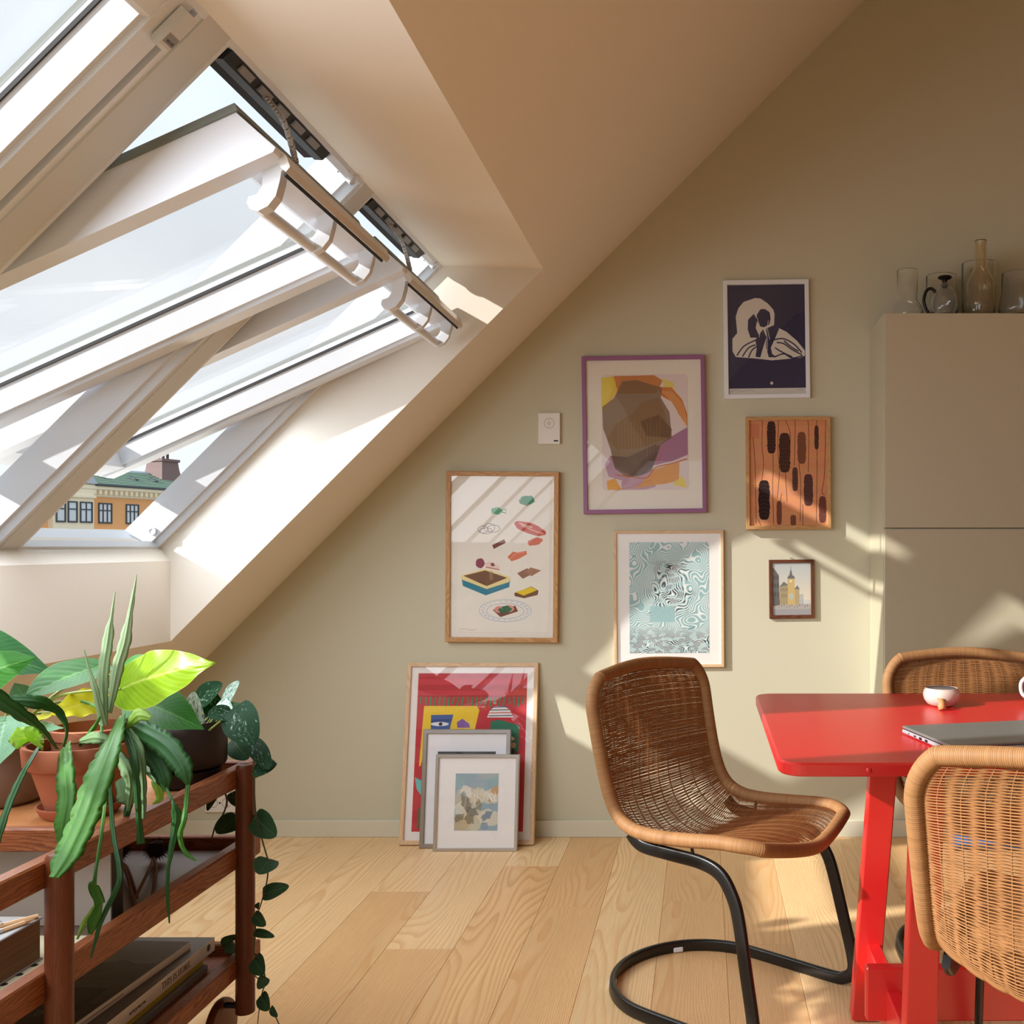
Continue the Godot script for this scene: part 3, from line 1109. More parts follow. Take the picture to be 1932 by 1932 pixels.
func wood(a: Color, b: Color, k: int, rough := 0.45) -> StandardMaterial3D:
	# fine straight grain running along v, 0.25 m by 1 m
	var w := 128
	var h := 512
	var n := FastNoiseLite.new()
	n.seed = k
	n.noise_type = FastNoiseLite.TYPE_SIMPLEX_SMOOTH
	n.frequency = 1.0
	var data := PackedByteArray()
	data.resize(w * h * 3)
	var i := 0
	for y in h:
		for x in w:
			var xm := x * 0.25 / w
			var ym := y * 1.0 / h
			var g := xm * 160.0 + n.get_noise_2d(xm * 8.0, ym * 1.6) * 5.0
			var r := fposmod(g, 1.0)
			var t := smoothstep(0.2, 0.85, r) * (1.0 - smoothstep(0.85, 1.0, r)) * 0.75 + 0.3 * n.get_noise_2d(xm * 500.0, ym * 9.0) + 0.1
			var c := a.lerp(b, clampf(t, 0, 1))
			data[i] = int(c.r * 255)
			data[i + 1] = int(c.g * 255)
			data[i + 2] = int(c.b * 255)
			i += 3
	var m := mat(Color.WHITE, rough, 0, 0.4)
	m.albedo_texture = ImageTexture.create_from_image(Image.create_from_data(w, h, false, Image.FORMAT_RGB8, data))
	m.uv1_scale = Vector3(4, 1, 1)
	return m

func blue_print() -> ImageTexture:
	var c := Canvas.new(362, 515, s8(214, 212, 204))
	var b := s8(10, 12, 68)
	var w := s8(222, 217, 206)
	c.rect(0, 0, 362, 492, b)
	c.poly([[20, 315], [20, 255], [43, 228], [37, 150], [50, 110], [75, 80], [130, 62], [155, 65], [190, 90], [215, 120], [220, 140], [217, 195], [275, 225], [325, 270], [360, 315], [360, 340], [335, 350], [205, 360], [125, 350], [35, 342]], w)
	c.oval(168, 158, 33, 43, b, 1, 0, 0.03)
	c.poly([[95, 165], [122, 138], [138, 165], [130, 205], [150, 252], [105, 250], [93, 212]], b)
	c.poly([[180, 208], [222, 190], [240, 210], [222, 252], [200, 300], [206, 330], [228, 345], [190, 345], [178, 300]], b)
	c.poly([[128, 262], [165, 212], [180, 250], [160, 310], [150, 345], [128, 342], [134, 300]], b)
	for l in [[[40, 335], [75, 290], [130, 262], [150, 250]], [[66, 340], [95, 300], [128, 285]], [[95, 345], [112, 310], [140, 290]], [[215, 262], [260, 258], [310, 285], [345, 325]], [[228, 275], [262, 282], [300, 310], [345, 335]], [[220, 300], [250, 320], [300, 345]], [[262, 268], [300, 300], [330, 318]], [[215, 345], [260, 330], [300, 350], [350, 340]]]:
		c.bend(l, 6.0, b)
	for l in [[[135, 150], [150, 205], [146, 250]], [[190, 170], [186, 210], [196, 260]], [[176, 206], [184, 270], [180, 340]], [[205, 140], [213, 175]], [[140, 215], [152, 225]]]:
		c.bend(l, 3.0, w)
	c.oval(202, 468, 7, 7.5, w)
	for p in [[25, 68], [60, 12], [318, 435], [330, 455], [345, 470], [325, 480], [12, 300], [340, 410]]:
		c.oval(p[0], p[1], 2.5, 1.6, s8(120, 128, 170), 0.7)
	c.bend([[8, 504], [40, 499], [60, 506], [95, 500], [120, 505]], 1.4, s8(120, 120, 124))
	c.bend([[325, 502], [338, 498], [350, 505]], 1.4, s8(120, 120, 124))
	return c.tex()

func abstract_print() -> ImageTexture:
	var c := Canvas.new(405, 545, s8(222, 208, 206))
	c.poly([[2, 14], [80, 4], [88, 60], [40, 130], [2, 170]], s8(228, 206, 60))
	c.poly([[60, 6], [250, 4], [290, 30], [260, 90], [80, 90]], s8(196, 120, 50))
	c.poly([[290, 20], [340, 40], [350, 110], [300, 110]], s8(226, 208, 110))
	c.poly([[270, 60], [330, 62], [380, 120], [404, 190], [404, 250], [370, 200], [330, 130], [280, 100]], s8(206, 120, 34))
	for i in 5:
		c.bend([[290 + i * 9, 80], [345 + i * 9, 150], [380 + i * 5, 240]], 2.0, s8(232, 200, 150))
		c.bend([[52 + i * 9, 10], [60 + i * 9, 60], [30 + i * 10, 130]], 2.0, s8(216, 140, 44))
	c.poly([[300, 310], [404, 250], [404, 380], [330, 410], [190, 440], [170, 420]], s8(168, 118, 150))
	c.poly([[12, 420], [40, 380], [120, 400], [170, 470], [100, 500], [30, 480]], s8(184, 146, 170))
	c.poly([[100, 30], [170, 26], [240, 50], [286, 62], [280, 110], [320, 180], [330, 300], [280, 330], [240, 430], [190, 480], [110, 480], [60, 440], [40, 350], [20, 290], [6, 250], [4, 150], [60, 110]], s8(104, 78, 44), 0.72)
	c.poly([[70, 230], [150, 180], [190, 130], [270, 110], [300, 190], [322, 300], [250, 320], [160, 350], [70, 350], [26, 300]], s8(128, 82, 24), 0.5)
	c.poly([[180, 220], [270, 190], [330, 260], [320, 300], [210, 290]], s8(96, 60, 18), 0.8)
	c.poly([[40, 380], [120, 388], [250, 330], [270, 340], [230, 460], [150, 480], [60, 440]], s8(84, 58, 52), 0.6)
	for i in 14:
		c.line([[80 + i * 15, 200 + (i * 37) % 60], [78 + i * 15, 330 + (i * 53) % 60]], 1.6, s8(190, 160, 126), 0.55)
	c.poly([[20, 500], [60, 488], [90, 540], [24, 540]], s8(226, 160, 40))
	c.poly([[90, 500], [200, 470], [240, 450], [250, 530], [200, 542], [90, 542]], s8(190, 150, 170))
	c.poly([[240, 450], [330, 420], [364, 410], [360, 500], [300, 516], [250, 520], [160, 536]], s8(218, 150, 36))
	c.poly([[350, 500], [380, 480], [398, 536], [330, 520]], s8(228, 208, 60))
	c.bend([[60, 470], [140, 482], [210, 486], [250, 440], [330, 420], [400, 400]], 5.0, s8(190, 92, 40))
	for q in [[[60, 545], [180, 520]], [[140, 520], [230, 500]], [[260, 380], [258, 430]], [[286, 340], [270, 420]]]:
		c.line(q, 2.0, s8(196, 96, 40))
	var e := s8(232, 226, 212)
	for s in [[0, 0, 1, 1], [405, 0, -1, 1], [405, 545, -1, -1], [0, 545, 1, -1]]:
		c.poly([[s[0], s[1]], [s[0] + 16 * s[2], s[1]], [s[0] + 5 * s[2], s[1] + 5 * s[3]], [s[0], s[1] + 16 * s[3]]], e)
	return c.tex()

func pod_print() -> ImageTexture:
	var c := Canvas.new(364, 490, s8(208, 142, 100))
	for i in 20:
		c.rect(0, i * 25, 364, 25, s8(206 + (i * 7) % 9, 140 + (i * 5) % 8, 98 + (i * 3) % 8))
	c.rect(4, 14, 44, 70, s8(200, 126, 92))
	var ink := s8(62, 40, 34)
	for s in [[[62, 0], [60, 120], [66, 200], [56, 290]], [[110, 150], [112, 230], [108, 300], [112, 480]], [[138, 0], [134, 120], [140, 240], [130, 360]], [[172, 0], [192, 60], [190, 140]], [[216, 0], [214, 120], [210, 210]], [[232, 200], [240, 300], [236, 470]], [[276, 0], [280, 80], [276, 240]], [[318, 0], [314, 90], [318, 180], [312, 480]], [[360, 0], [352, 250], [340, 330], [352, 350]], [[18, 80], [26, 200], [30, 480]], [[168, 240], [176, 380]], [[40, 460], [52, 490]], [[150, 340], [140, 400]], [[250, 390], [248, 490]]]:
		c.bend(s, 2.4, ink, 0.85)
	for p in [[104, 78, 20, 75, ink], [166, 150, 26, 92, s8(74, 48, 38)], [246, 128, 20, 74, s8(122, 76, 54)], [316, 80, 10, 55, s8(70, 46, 40)], [68, 370, 26, 92, s8(44, 30, 30)], [214, 274, 13, 55, s8(84, 56, 50)], [276, 325, 21, 74, s8(84, 56, 52)], [138, 430, 12, 55, s8(112, 66, 50)], [204, 465, 13, 24, s8(112, 66, 50)], [342, 416, 17, 62, s8(104, 62, 56)]]:
		var q := []
		for i in 60:
			var t := TAU * i / 60
			var sx := signf(cos(t)) * pow(absf(cos(t)), 0.55)
			var sy := signf(sin(t)) * pow(absf(sin(t)), 0.42)
			var j := 1.0 + 0.09 * sin(i * 2.4 + p[0]) * absf(cos(t))
			q.append(Vector2(p[0] + p[2] * sx * j, p[1] + p[3] * sy))
		c.poly(q, p[4])
		for i in 9:
			var y: float = p[1] - p[3] * 0.8 + p[3] * 1.6 * i / 8.0
			c.bend([[p[0] - p[2] * 0.85, y + 3], [p[0], y - 2], [p[0] + p[2] * 0.85, y + 4]], 1.6, s8(150, 98, 70), 0.35)
	return c.tex()

func food_print() -> ImageTexture:
	var c := Canvas.new(440, 730, s8(243, 239, 229))
	c.line([[436, 4], [433, 200], [437, 420], [431, 726]], 2, s8(226, 220, 206))
	c.line([[0, 724], [150, 727], [300, 722], [436, 726]], 2, s8(226, 220, 206))
	var g := s8(66, 150, 110)
	c.oval(326, 98, 36, 21, g, 1, -0.1, 0.07)
	c.line([[292, 112], [326, 124], [358, 108]], 3, s8(120, 120, 80))
	c.oval(184, 150, 26, 17, s8(88, 170, 128), 1, 0, 0.1)
	c.bend([[205, 148], [222, 142], [230, 150]], 3, g)
	c.bend([[200, 156], [222, 158], [228, 164]], 3, g)
	for r in [[120, 238, 24, 17], [150, 230, 26, 20], [170, 234, 30, 17], [135, 245, 30, 14]]:
		var q := []
		for i in 25:
			q.append([r[0] + r[2] * cos(TAU * i / 24), r[1] + r[3] * sin(TAU * i / 24)])
		c.line(q, 2.0, s8(120, 104, 110))
	c.oval(342, 232, 78, 25, s8(206, 84, 66), 1, 0.32, 0.03)
	c.line([[290, 206], [330, 222], [352, 226]], 6, s8(240, 214, 196))
	c.line([[300, 218], [380, 250], [404, 256]], 5, s8(240, 190, 170))
	c.oval(366, 294, 36, 17, s8(222, 120, 96), 1, -0.25, 0.06)
	c.poly([[164, 312], [220, 284], [228, 300], [172, 330]], s8(120, 56, 40))
	c.poly([[236, 368], [262, 342], [284, 346], [326, 338], [328, 354], [290, 376], [256, 388]], s8(224, 120, 86))
	c.bend([[250, 376], [276, 352], [318, 346]], 3, s8(240, 168, 140))
	c.oval(108, 398, 21, 23, s8(140, 32, 74), 1, 0, 0.03)
	c.poly([[130, 402], [150, 388], [200, 410], [200, 424], [150, 424]], s8(240, 214, 206))
	c.line([[134, 416], [200, 428]], 5, s8(200, 120, 100))
	c.poly([[156, 398], [172, 396], [178, 410], [162, 412]], s8(130, 56, 44))
	c.poly([[20, 468], [140, 428], [250, 470], [246, 510], [136, 550], [28, 506]], s8(36, 130, 160))
	c.poly([[16, 458], [130, 424], [252, 462], [246, 486], [140, 520], [22, 476]], s8(244, 226, 160))
	c.poly([[30, 458], [132, 432], [236, 466], [140, 506]], s8(112, 66, 28))
	c.poly([[150, 444], [164, 432], [170, 470], [154, 480]], s8(170, 140, 104), 0.6)
	c.poly([[282, 444], [330, 420], [356, 446], [310, 470]], s8(150, 104, 80))
	c.poly([[322, 436], [346, 416], [396, 430], [350, 458]], s8(170, 122, 94))
	c.poly([[270, 538], [350, 506], [384, 526], [380, 546], [316, 562], [272, 552]], s8(120, 74, 40))
	c.poly([[276, 534], [350, 508], [376, 524], [314, 550]], s8(240, 208, 36))
	for r in [[228, 622, 122, 52], [228, 624, 88, 36]]:
		var q := []
		for i in 61:
			q.append([r[0] + r[2] * cos(TAU * i / 60), r[1] + r[3] * sin(TAU * i / 60)])
		c.line(q, 1.8, s8(130, 170, 214))
	for i in 24:
		var t := TAU * i / 24
		c.line([[228 + 100 * cos(t), 622 + 44 * sin(t)], [228 + 112 * cos(t + 0.06), 622 + 47 * sin(t + 0.06)]], 2, s8(120, 160, 210))
	c.poly([[168, 618], [276, 598], [288, 624], [206, 652]], s8(120, 66, 50))
	c.oval(200, 616, 24, 16, s8(226, 150, 140))
	c.oval(244, 612, 26, 17, s8(226, 150, 140))
	for p in [[206, 618], [222, 608], [236, 606], [248, 614], [228, 620], [214, 626], [240, 622]]:
		c.oval(p[0], p[1], 11, 8, s8(34, 104, 62), 1, 0, 0.1)
	c.bend([[10, 712], [40, 708], [60, 714], [96, 710]], 1.2, s8(150, 146, 140))
	return c.tex()

func marble_print() -> ImageTexture:
	var w := 314
	var h := 438
	var im := Image.create(w, h, false, Image.FORMAT_RGB8)
	var n := FastNoiseLite.new()
	n.seed = 12
	n.frequency = 1.0
	n.noise_type = FastNoiseLite.TYPE_SIMPLEX_SMOOTH
	n.fractal_octaves = 2
	var teal := s8(150, 190, 192)
	for y in h:
		for x in w:
			var p := Vector2(float(x) / w, float(y) / w)
			var a := n.get_noise_2d(p.x * 2.2, p.y * 2.2)
			var b := n.get_noise_2d(p.x * 2.4 + 9.0, p.y * 2.4 + 4.0)
			var q := p + Vector2(a, b) * 0.2
			var mid := clampf(1.0 - absf(p.x - 0.52) * 4.2 + 0.6 * n.get_noise_2d(p.y * 5.0, 3.0), 0, 1)
			var low := smoothstep(1.05, 1.25, p.y)
			var f := 0.5 + 0.5 * sin((q.x * (1.0 - low) + q.y * (0.5 + low)) * 150.0 + b * 14.0)
			var c := teal
			var cut := 0.66 + 0.2 * n.get_noise_2d(p.x * 3.0 + 20.0, p.y * 3.0)
			if f > cut:
				c = s8(232, 238, 236)
			var dk := maxf(mid * smoothstep(0.22, 0.3, p.y) * (1.0 - smoothstep(0.75, 0.95, p.y)), low * 0.9)
			if f < 0.42 * dk and n.get_noise_2d(p.x * 9.0, p.y * 14.0 + 7.0) > -0.12:
				c = s8(44, 50, 60)
			if absf(p.x - 0.35) < 0.22 and absf(p.y - 0.9) < 0.1 and n.get_noise_2d(p.x * 3, 2.0) > -0.3:
				c = c.lerp(teal, 0.85)
			im.set_pixel(x, y, c)
	return ImageTexture.create_from_image(im)

func town_print() -> ImageTexture:
	var c := Canvas.new(190, 250, s8(206, 208, 202))
	for i in 16:
		c.rect(0, i * 11, 190, 11, s8(188, 196, 196).lerp(s8(226, 216, 194), i / 15.0))
	c.rect(0, 196, 190, 54, s8(176, 170, 164))
	c.rect(0, 220, 190, 30, s8(160, 158, 160))
	c.poly([[0, 20], [14, 30], [34, 60], [38, 200], [0, 206]], s8(96, 94, 92))
	for i in 9:
		c.rect(4 + (i % 3) * 11, 60 + (i / 3) * 40, 6, 18, s8(62, 62, 66))
	c.poly([[38, 110], [60, 96], [78, 104], [78, 198], [38, 198]], s8(168, 152, 112))
	c.poly([[36, 114], [58, 90], [80, 106]], s8(104, 112, 106))
	c.rect(76, 74, 34, 126, s8(204, 176, 112))
	c.poly([[74, 76], [80, 62], [106, 62], [112, 76]], s8(98, 104, 98))
	c.poly([[84, 62], [88, 44], [92, 28], [96, 44], [100, 62]], s8(96, 106, 104))
	c.line([[92, 30], [92, 18]], 2, s8(90, 96, 96))
	c.rect(110, 124, 22, 76, s8(176, 160, 120))
	c.poly([[108, 126], [122, 108], [134, 126]], s8(110, 112, 110))
	c.oval(91, 88, 6, 6, s8(232, 222, 196))
	c.oval(93, 160, 12, 16, s8(186, 190, 176))
	for i in 7:
		c.rect(42 + i * 5, 120 + (i % 2) * 28, 3, 16, s8(110, 104, 92))
	c.rect(132, 150, 20, 46, s8(170, 176, 176), 0.7)
	for i in 22:
		c.rect(20 + (i * 37) % 160, 196 + (i * 13) % 12, 2, 7, s8(92, 84, 84))
	return c.tex()

func red_print() -> ImageTexture:
	var r := s8(196, 30, 46)
	var c := Canvas.new(532, 760, r)
	for i in 4:
		c.rect(0, i * 28, 532, 28, [s8(190, 34, 52), s8(206, 48, 64), s8(186, 30, 48), s8(202, 44, 60)][i])
	c.rect(0, 110, 532, 4, s8(150, 20, 36))
	for i in 23:
		var x := 14.0 + i * 22.6
		var l := 34.0 + (i * 29) % 22
		c.poly([[x, 116], [x + 9, 116], [x + 6 + (i * 17) % 9 - 4, 116 + l], [x - 3 + (i * 17) % 9 - 4, 116 + l - 2]], s8(74, 126, 84))
	c.poly([[34, 160], [292, 160], [304, 180], [284, 280], [240, 300], [60, 300], [30, 450], [22, 450]], s8(244, 206, 36))
	c.poly([[70, 204], [178, 202], [160, 290], [72, 300]], s8(62, 92, 160))
	c.oval(114, 248, 44, 10, s8(238, 238, 234))
	c.oval(118, 248, 9, 8, s8(20, 20, 28))
	c.poly([[72, 226], [170, 224], [168, 236], [72, 238]], s8(40, 70, 132))
	c.poly([[196, 240], [222, 222], [256, 246], [262, 266], [200, 266]], s8(136, 92, 170))
	c.poly([[342, 216], [356, 180], [380, 162], [424, 162], [452, 178], [470, 216]], s8(238, 234, 228))
	for i in 4:
		c.line([[350 + i * 3, 208 - i * 14], [464 - i * 6, 206 - i * 14]], 4, [s8(40, 50, 110), s8(196, 66, 60), s8(60, 60, 80), s8(40, 60, 130)][i])
	c.poly([[360, 236], [400, 226], [500, 254], [500, 380], [360, 380]], s8(34, 118, 84))
	c.oval(462, 316, 18, 10, s8(230, 210, 180), 1, 0.4)
	c.oval(474, 350, 12, 15, s8(222, 190, 150))
	c.oval(460, 400, 40, 30, s8(24, 60, 44))
	c.poly([[4, 502], [40, 520], [60, 600], [46, 600], [16, 560]], s8(110, 190, 186))
	c.rect(24, 650, 60, 96, s8(110, 96, 60))
	return c.tex()

func dark_print() -> ImageTexture:
	var c := Canvas.new(180, 220, s8(40, 40, 40))
	for i in 22:
		c.rect(0, i * 10, 180, 10, s8(62 - i, 60 - i, 58 - i))
	c.rect(56, 0, 22, 220, s8(26, 26, 28))
	c.rect(78, 0, 60, 220, s8(88, 88, 88), 0.5)
	c.rect(0, 30, 180, 3, s8(24, 24, 24))
	return c.tex()

func flower_print() -> ImageTexture:
	var c := Canvas.new(200, 270, s8(150, 178, 192))
	for i in 14:
		c.oval((i * 61) % 200, (i * 37) % 110, 40, 24, s8(140 + (i * 13) % 40, 172 + (i * 7) % 24, 190), 0.5, i, 0.1)
	for p in [[60, 120, 52, 62, s8(206, 200, 178)], [40, 170, 40, 40, s8(226, 222, 204)], [110, 110, 30, 44, s8(222, 214, 190)], [50, 90, 34, 26, s8(232, 230, 218)], [166, 110, 34, 40, s8(224, 216, 192)], [190, 80, 26, 20, s8(206, 160, 110)], [90, 220, 60, 50, s8(214, 206, 178)], [160, 210, 40, 52, s8(226, 220, 200)], [30, 240, 40, 34, s8(196, 180, 140)], [140, 250, 20, 18, s8(130, 156, 180)]]:
		c.oval(p[0], p[1], p[2], p[3], p[4], 0.85, p[0] * 0.03, 0.07)
	for p in [[52, 140, 20, 40, s8(116, 108, 88)], [80, 180, 30, 18, s8(104, 104, 96)], [38, 100, 16, 12, s8(126, 150, 150)], [112, 150, 14, 26, s8(140, 134, 108)], [150, 200, 16, 30, s8(96, 122, 150)], [170, 130, 12, 20, s8(150, 138, 110)], [70, 215, 26, 20, s8(120, 110, 80)], [20, 210, 16, 26, s8(120, 112, 84)]]:
		c.oval(p[0], p[1], p[2], p[3], p[4], 0.7, p[1] * 0.02, 0.14)
	for i in 12:
		c.bend([[130 + (i * 5) % 60, 84 + (i * 11) % 40], [150 + (i * 7) % 40, 96 + (i * 9) % 40], [165 + (i * 3) % 30, 120 + (i * 5) % 30]], 2.2, s8(244, 242, 234))
		c.bend([[20 + (i * 17) % 120, 60 + (i * 23) % 60], [40 + (i * 13) % 110, 80 + (i * 19) % 90]], 2.0, s8(244, 242, 236), 0.8)
	return c.tex()

# ---------------------------------------------------------------- serving trolley and plants
func leaf_tex(base: Color, vein: Color, spots: Color, silver: float, k: int) -> ImageTexture:
	# u across the leaf, v from stalk to tip
	var w := 160
	var h := 256
	var im := Image.create(w, h, false, Image.FORMAT_RGB8)
	var n := FastNoiseLite.new()
	n.seed = k
	n.noise_type = FastNoiseLite.TYPE_CELLULAR if silver > 0.0 else FastNoiseLite.TYPE_SIMPLEX_SMOOTH
	n.cellular_return_type = FastNoiseLite.RETURN_CELL_VALUE
	n.frequency = 1.0
	n.domain_warp_enabled = true
	n.domain_warp_amplitude = 0.4
	n.domain_warp_frequency = 1.6
	for y in h:
		for x in w:
			var u := 2.0 * (x + 0.5) / w - 1.0
			var v := (y + 0.5) / h
			var c := base
			if silver > 0.0:
				var s := n.get_noise_2d(u * 7.0, v * 9.0)
				if s > 1.0 - 2.0 * silver and absf(u) < 0.93:
					c = base.lerp(spots, 0.85)
			else:
				c = base.lerp(spots, 0.5 + 0.5 * n.get_noise_2d(u * 2.0, v * 3.0))
			var side := absf(sin((v - absf(u) * 0.28) * 46.0))
			c = c.lerp(vein, 0.22 * pow(side, 14.0))
			c = c.lerp(vein, 0.75 * exp(-pow(u / 0.045, 2.0)))
			c = c.lerp(vein, 0.5 * smoothstep(0.955, 0.99, absf(u)))
			im.set_pixel(x, y, c)
	return ImageTexture.create_from_image(im)

func leaf_mat(base: Color, vein: Color, spots: Color, glow: Color, rough := 0.32, silver := 0.0, k := 1) -> StandardMaterial3D:
	var m := mat(Color.WHITE, rough + 0.08, 0, 0.3)
	m.albedo_texture = leaf_tex(base, vein, spots, silver, k)
	m.backlight_enabled = true
	m.backlight = glow
	return m

# blade from stalk end to tip; up = the side it shows; kind 0 broad pointed, 1 heart-shaped
func leaf(o: Node, base: Vector3, tip: Vector3, up: Vector3, width: float, m: Material, arch := 0.12, fold := 0.18, wave := 0.0, kind := 0) -> void:
	var l := base.distance_to(tip)
	var d := (tip - base) / l
	var n := (up - d * up.dot(d)).normalized()
	var s := d.cross(n)
	var b := MB.new()
	var f := func(p: float, q: float) -> Vector3:
		var u := p * 2.0 - 1.0
		var w: float
		if kind == 0:
			w = pow(maxf(sin(PI * pow(q, 0.62)), 0.0), 0.8) * (1.0 if q < 0.8 else 1.0 - 0.35 * (q - 0.8) / 0.2)
		else:
			w = pow(maxf(sin(PI * pow(q, 0.56)), 0.0), 0.5)
		w = maxf(w, 0.012) * width * 0.5
		var back := 0.0
		if kind == 1 or q < 0.2:
			back = -0.11 * l * u * u * (1.0 - smoothstep(0.0, 0.3, q)) * (1.0 if kind == 0 else 1.5)
		var c := base + d * (q * l + back) + n * (arch * l * 4.0 * q * (1.0 - q) * 0.6)
		var z := fold * absf(u) * w + wave * width * sin(q * 21.0 + (2.0 if u > 0.0 else 0.0)) * u * u
		z += 0.006 * width * sin((q - absf(u) * 0.28) * 46.0) * (1.0 - absf(u)) * 2.0
		return c + s * u * w + n * z
	b.grid(f, 12, 22)
	put("leaf", b, m, o)

func stalk(o: Node, pts: Array, r: float, m: Material, called := "stalk", taper := 0.7) -> void:
	var path := curve(pts, 6)
	var sc := PackedFloat32Array()
	for i in path.size():
		sc.append(lerpf(1.0, taper, float(i) / (path.size() - 1)))
	var b := MB.new()
	b.tube(path, r, 6, false, sc)
	put(called, b, m, o)

# flat jointed cactus stem with notched edges and a raised midrib
func pad(o: Node, pts: Array, widths: Array, m: Material, facing := Vector3(0.15, 0.25, 1.0), notch := 0.034) -> void:
	var path := curve(pts, 10)
	var k := path.size()
	var b := MB.new()
	b.smooth(true)
	var run := 0.0
	var rows := []
	for i in k:
		var t := (path[mini(i + 1, k - 1)] - path[maxi(i - 1, 0)]).normalized()
		var n := (facing - t * facing.dot(t)).normalized()
		var s := t.cross(n)
		var q := float(i) / (k - 1) * (widths.size() - 1)
		var w: float = lerpf(widths[int(q)], widths[mini(int(q) + 1, widths.size() - 1)], smoothstep(0.0, 1.0, q - int(q))) * 0.5
		if i > 0:
			run += path[i].distance_to(path[i - 1])
		var cut := 0.74 + 0.26 * pow(absf(sin(PI * run / notch)), 0.55)
		var cut2 := 0.74 + 0.26 * pow(absf(sin(PI * run / notch + 1.2)), 0.55)
		var rip := 0.03 * w * sin(run * 520.0)
		var th := minf(0.0022, w * 0.35)
		rows.append([path[i] - s * w * cut + n * 0.06 * w, path[i] - s * w * 0.5 + n * (rip + th * 0.45), path[i] - s * w * 0.1 + n * th * 0.5, path[i] + n * th * 1.5, path[i] + s * w * 0.1 + n * th * 0.5, path[i] + s * w * 0.5 + n * (-rip + th * 0.45), path[i] + s * w * cut2 + n * 0.06 * w, path[i] + s * w * 0.4 - n * th * 0.5, path[i] - n * th * 1.1, path[i] - s * w * 0.4 - n * th * 0.5])
	for i in k - 1:
		for j in 10:
			var j1 := (j + 1) % 10
			b.quad(rows[i][j], rows[i][j1], rows[i + 1][j1], rows[i + 1][j], Vector2(j * 0.1, i * 0.1), Vector2(j * 0.1 + 0.1, i * 0.1), Vector2(j * 0.1 + 0.1, i * 0.1 + 0.1), Vector2(j * 0.1, i * 0.1 + 0.1))
	put("stem", b, m, o)

func trolley_and_plants() -> void:
	M.teak = wood(s8(156, 92, 54), s8(104, 54, 28), 11, 0.4)
	M.tray = wood(s8(206, 146, 92), s8(176, 112, 64), 12, 0.5)
	M.teak_dark = wood(s8(122, 66, 40), s8(76, 36, 20), 13, 0.38)
	M.laminate = mat(s8(112, 96, 84), 0.4)
	trolley()
	M.soil = mat(s8(58, 42, 32), 0.95)
	M.terracotta = mat(s8(178, 112, 84), 0.8, 0, 0.25)
	M.greypot = mat(s8(140, 122, 108), 0.75, 0, 0.3)
	M.darkpot = mat(s8(48, 38, 38), 0.55, 0, 0.4)
	var g := s8(40, 98, 30)
	M.leaf_green = leaf_mat(g, s8(120, 164, 84), s8(52, 116, 38), Color(0.75, 0.95, 0.25) * 0.8, 0.38, 0.0, 1)
	M.leaf_deep = leaf_mat(s8(36, 84, 42), s8(104, 150, 86), s8(48, 100, 52), Color(0.5, 0.8, 0.2) * 0.6, 0.42, 0.0, 2)
	M.leaf_pale = leaf_mat(s8(96, 140, 104), s8(150, 184, 150), s8(116, 156, 122), Color(0.5, 0.7, 0.4) * 0.5, 0.42, 0.0, 3)
	M.leaf_lime = leaf_mat(s8(132, 172, 30), s8(214, 224, 130), s8(152, 188, 44), Color(0.9, 1.0, 0.2) * 0.8, 0.2, 0.0, 4)
	M.leaf_yellow_backlit = leaf_mat(s8(222, 216, 40), s8(240, 232, 120), s8(206, 210, 50), Color(1.0, 0.95, 0.1), 0.4, 0.0, 5)  # yellow as seen lit from behind, put into the leaf colour
	M.leaf_spot = leaf_mat(s8(26, 62, 36), s8(60, 104, 68), s8(176, 198, 184), Color(0.4, 0.8, 0.1) * 0.5, 0.5, 0.22, 6)
	M.leaf_silver = leaf_mat(s8(84, 122, 100), s8(150, 178, 160), s8(206, 218, 208), Color(0.4, 0.7, 0.2) * 0.4, 0.3, 0.62, 7)
	M.leaf_vine = leaf_mat(s8(44, 74, 46), s8(96, 124, 92), s8(60, 92, 62), Color(0.4, 0.6, 0.2) * 0.5, 0.4, 0.0, 8)
	M.stem_green = mat(s8(66, 112, 44), 0.5, 0, 0.35)
	M.stem_green.backlight_enabled = true
	M.stem_green.backlight = Color(0.45, 0.8, 0.12) * 0.7
	M.stem_deep = mat(s8(42, 82, 40), 0.5, 0, 0.35)
	M.stem_deep.backlight_enabled = true
	M.stem_deep.backlight = Color(0.35, 0.75, 0.1) * 0.5
	M.stem_pale = mat(s8(136, 160, 122), 0.6, 0, 0.3)
	M.stem_lime = mat(s8(150, 182, 84), 0.45)
	M.stem_lime.backlight_enabled = true
	M.stem_lime.backlight = Color(0.8, 1.0, 0.2) * 0.8
	M.stem_grey = mat(s8(98, 126, 84), 0.6, 0, 0.3)
	M.vine_stalk = mat(s8(78, 74, 48), 0.6)
	M.petiole = mat(s8(150, 170, 84), 0.45)
	philodendron()
	leaf_cactus()
	pothos()

func rail(o: Node, called: String, a: Vector3, b: Vector3, m: Material) -> void:
	var r := MB.new()
	r.slab(a, b, 0.003, Vector2(rng.randf(), rng.randf()))
	put(called, r, m, o)

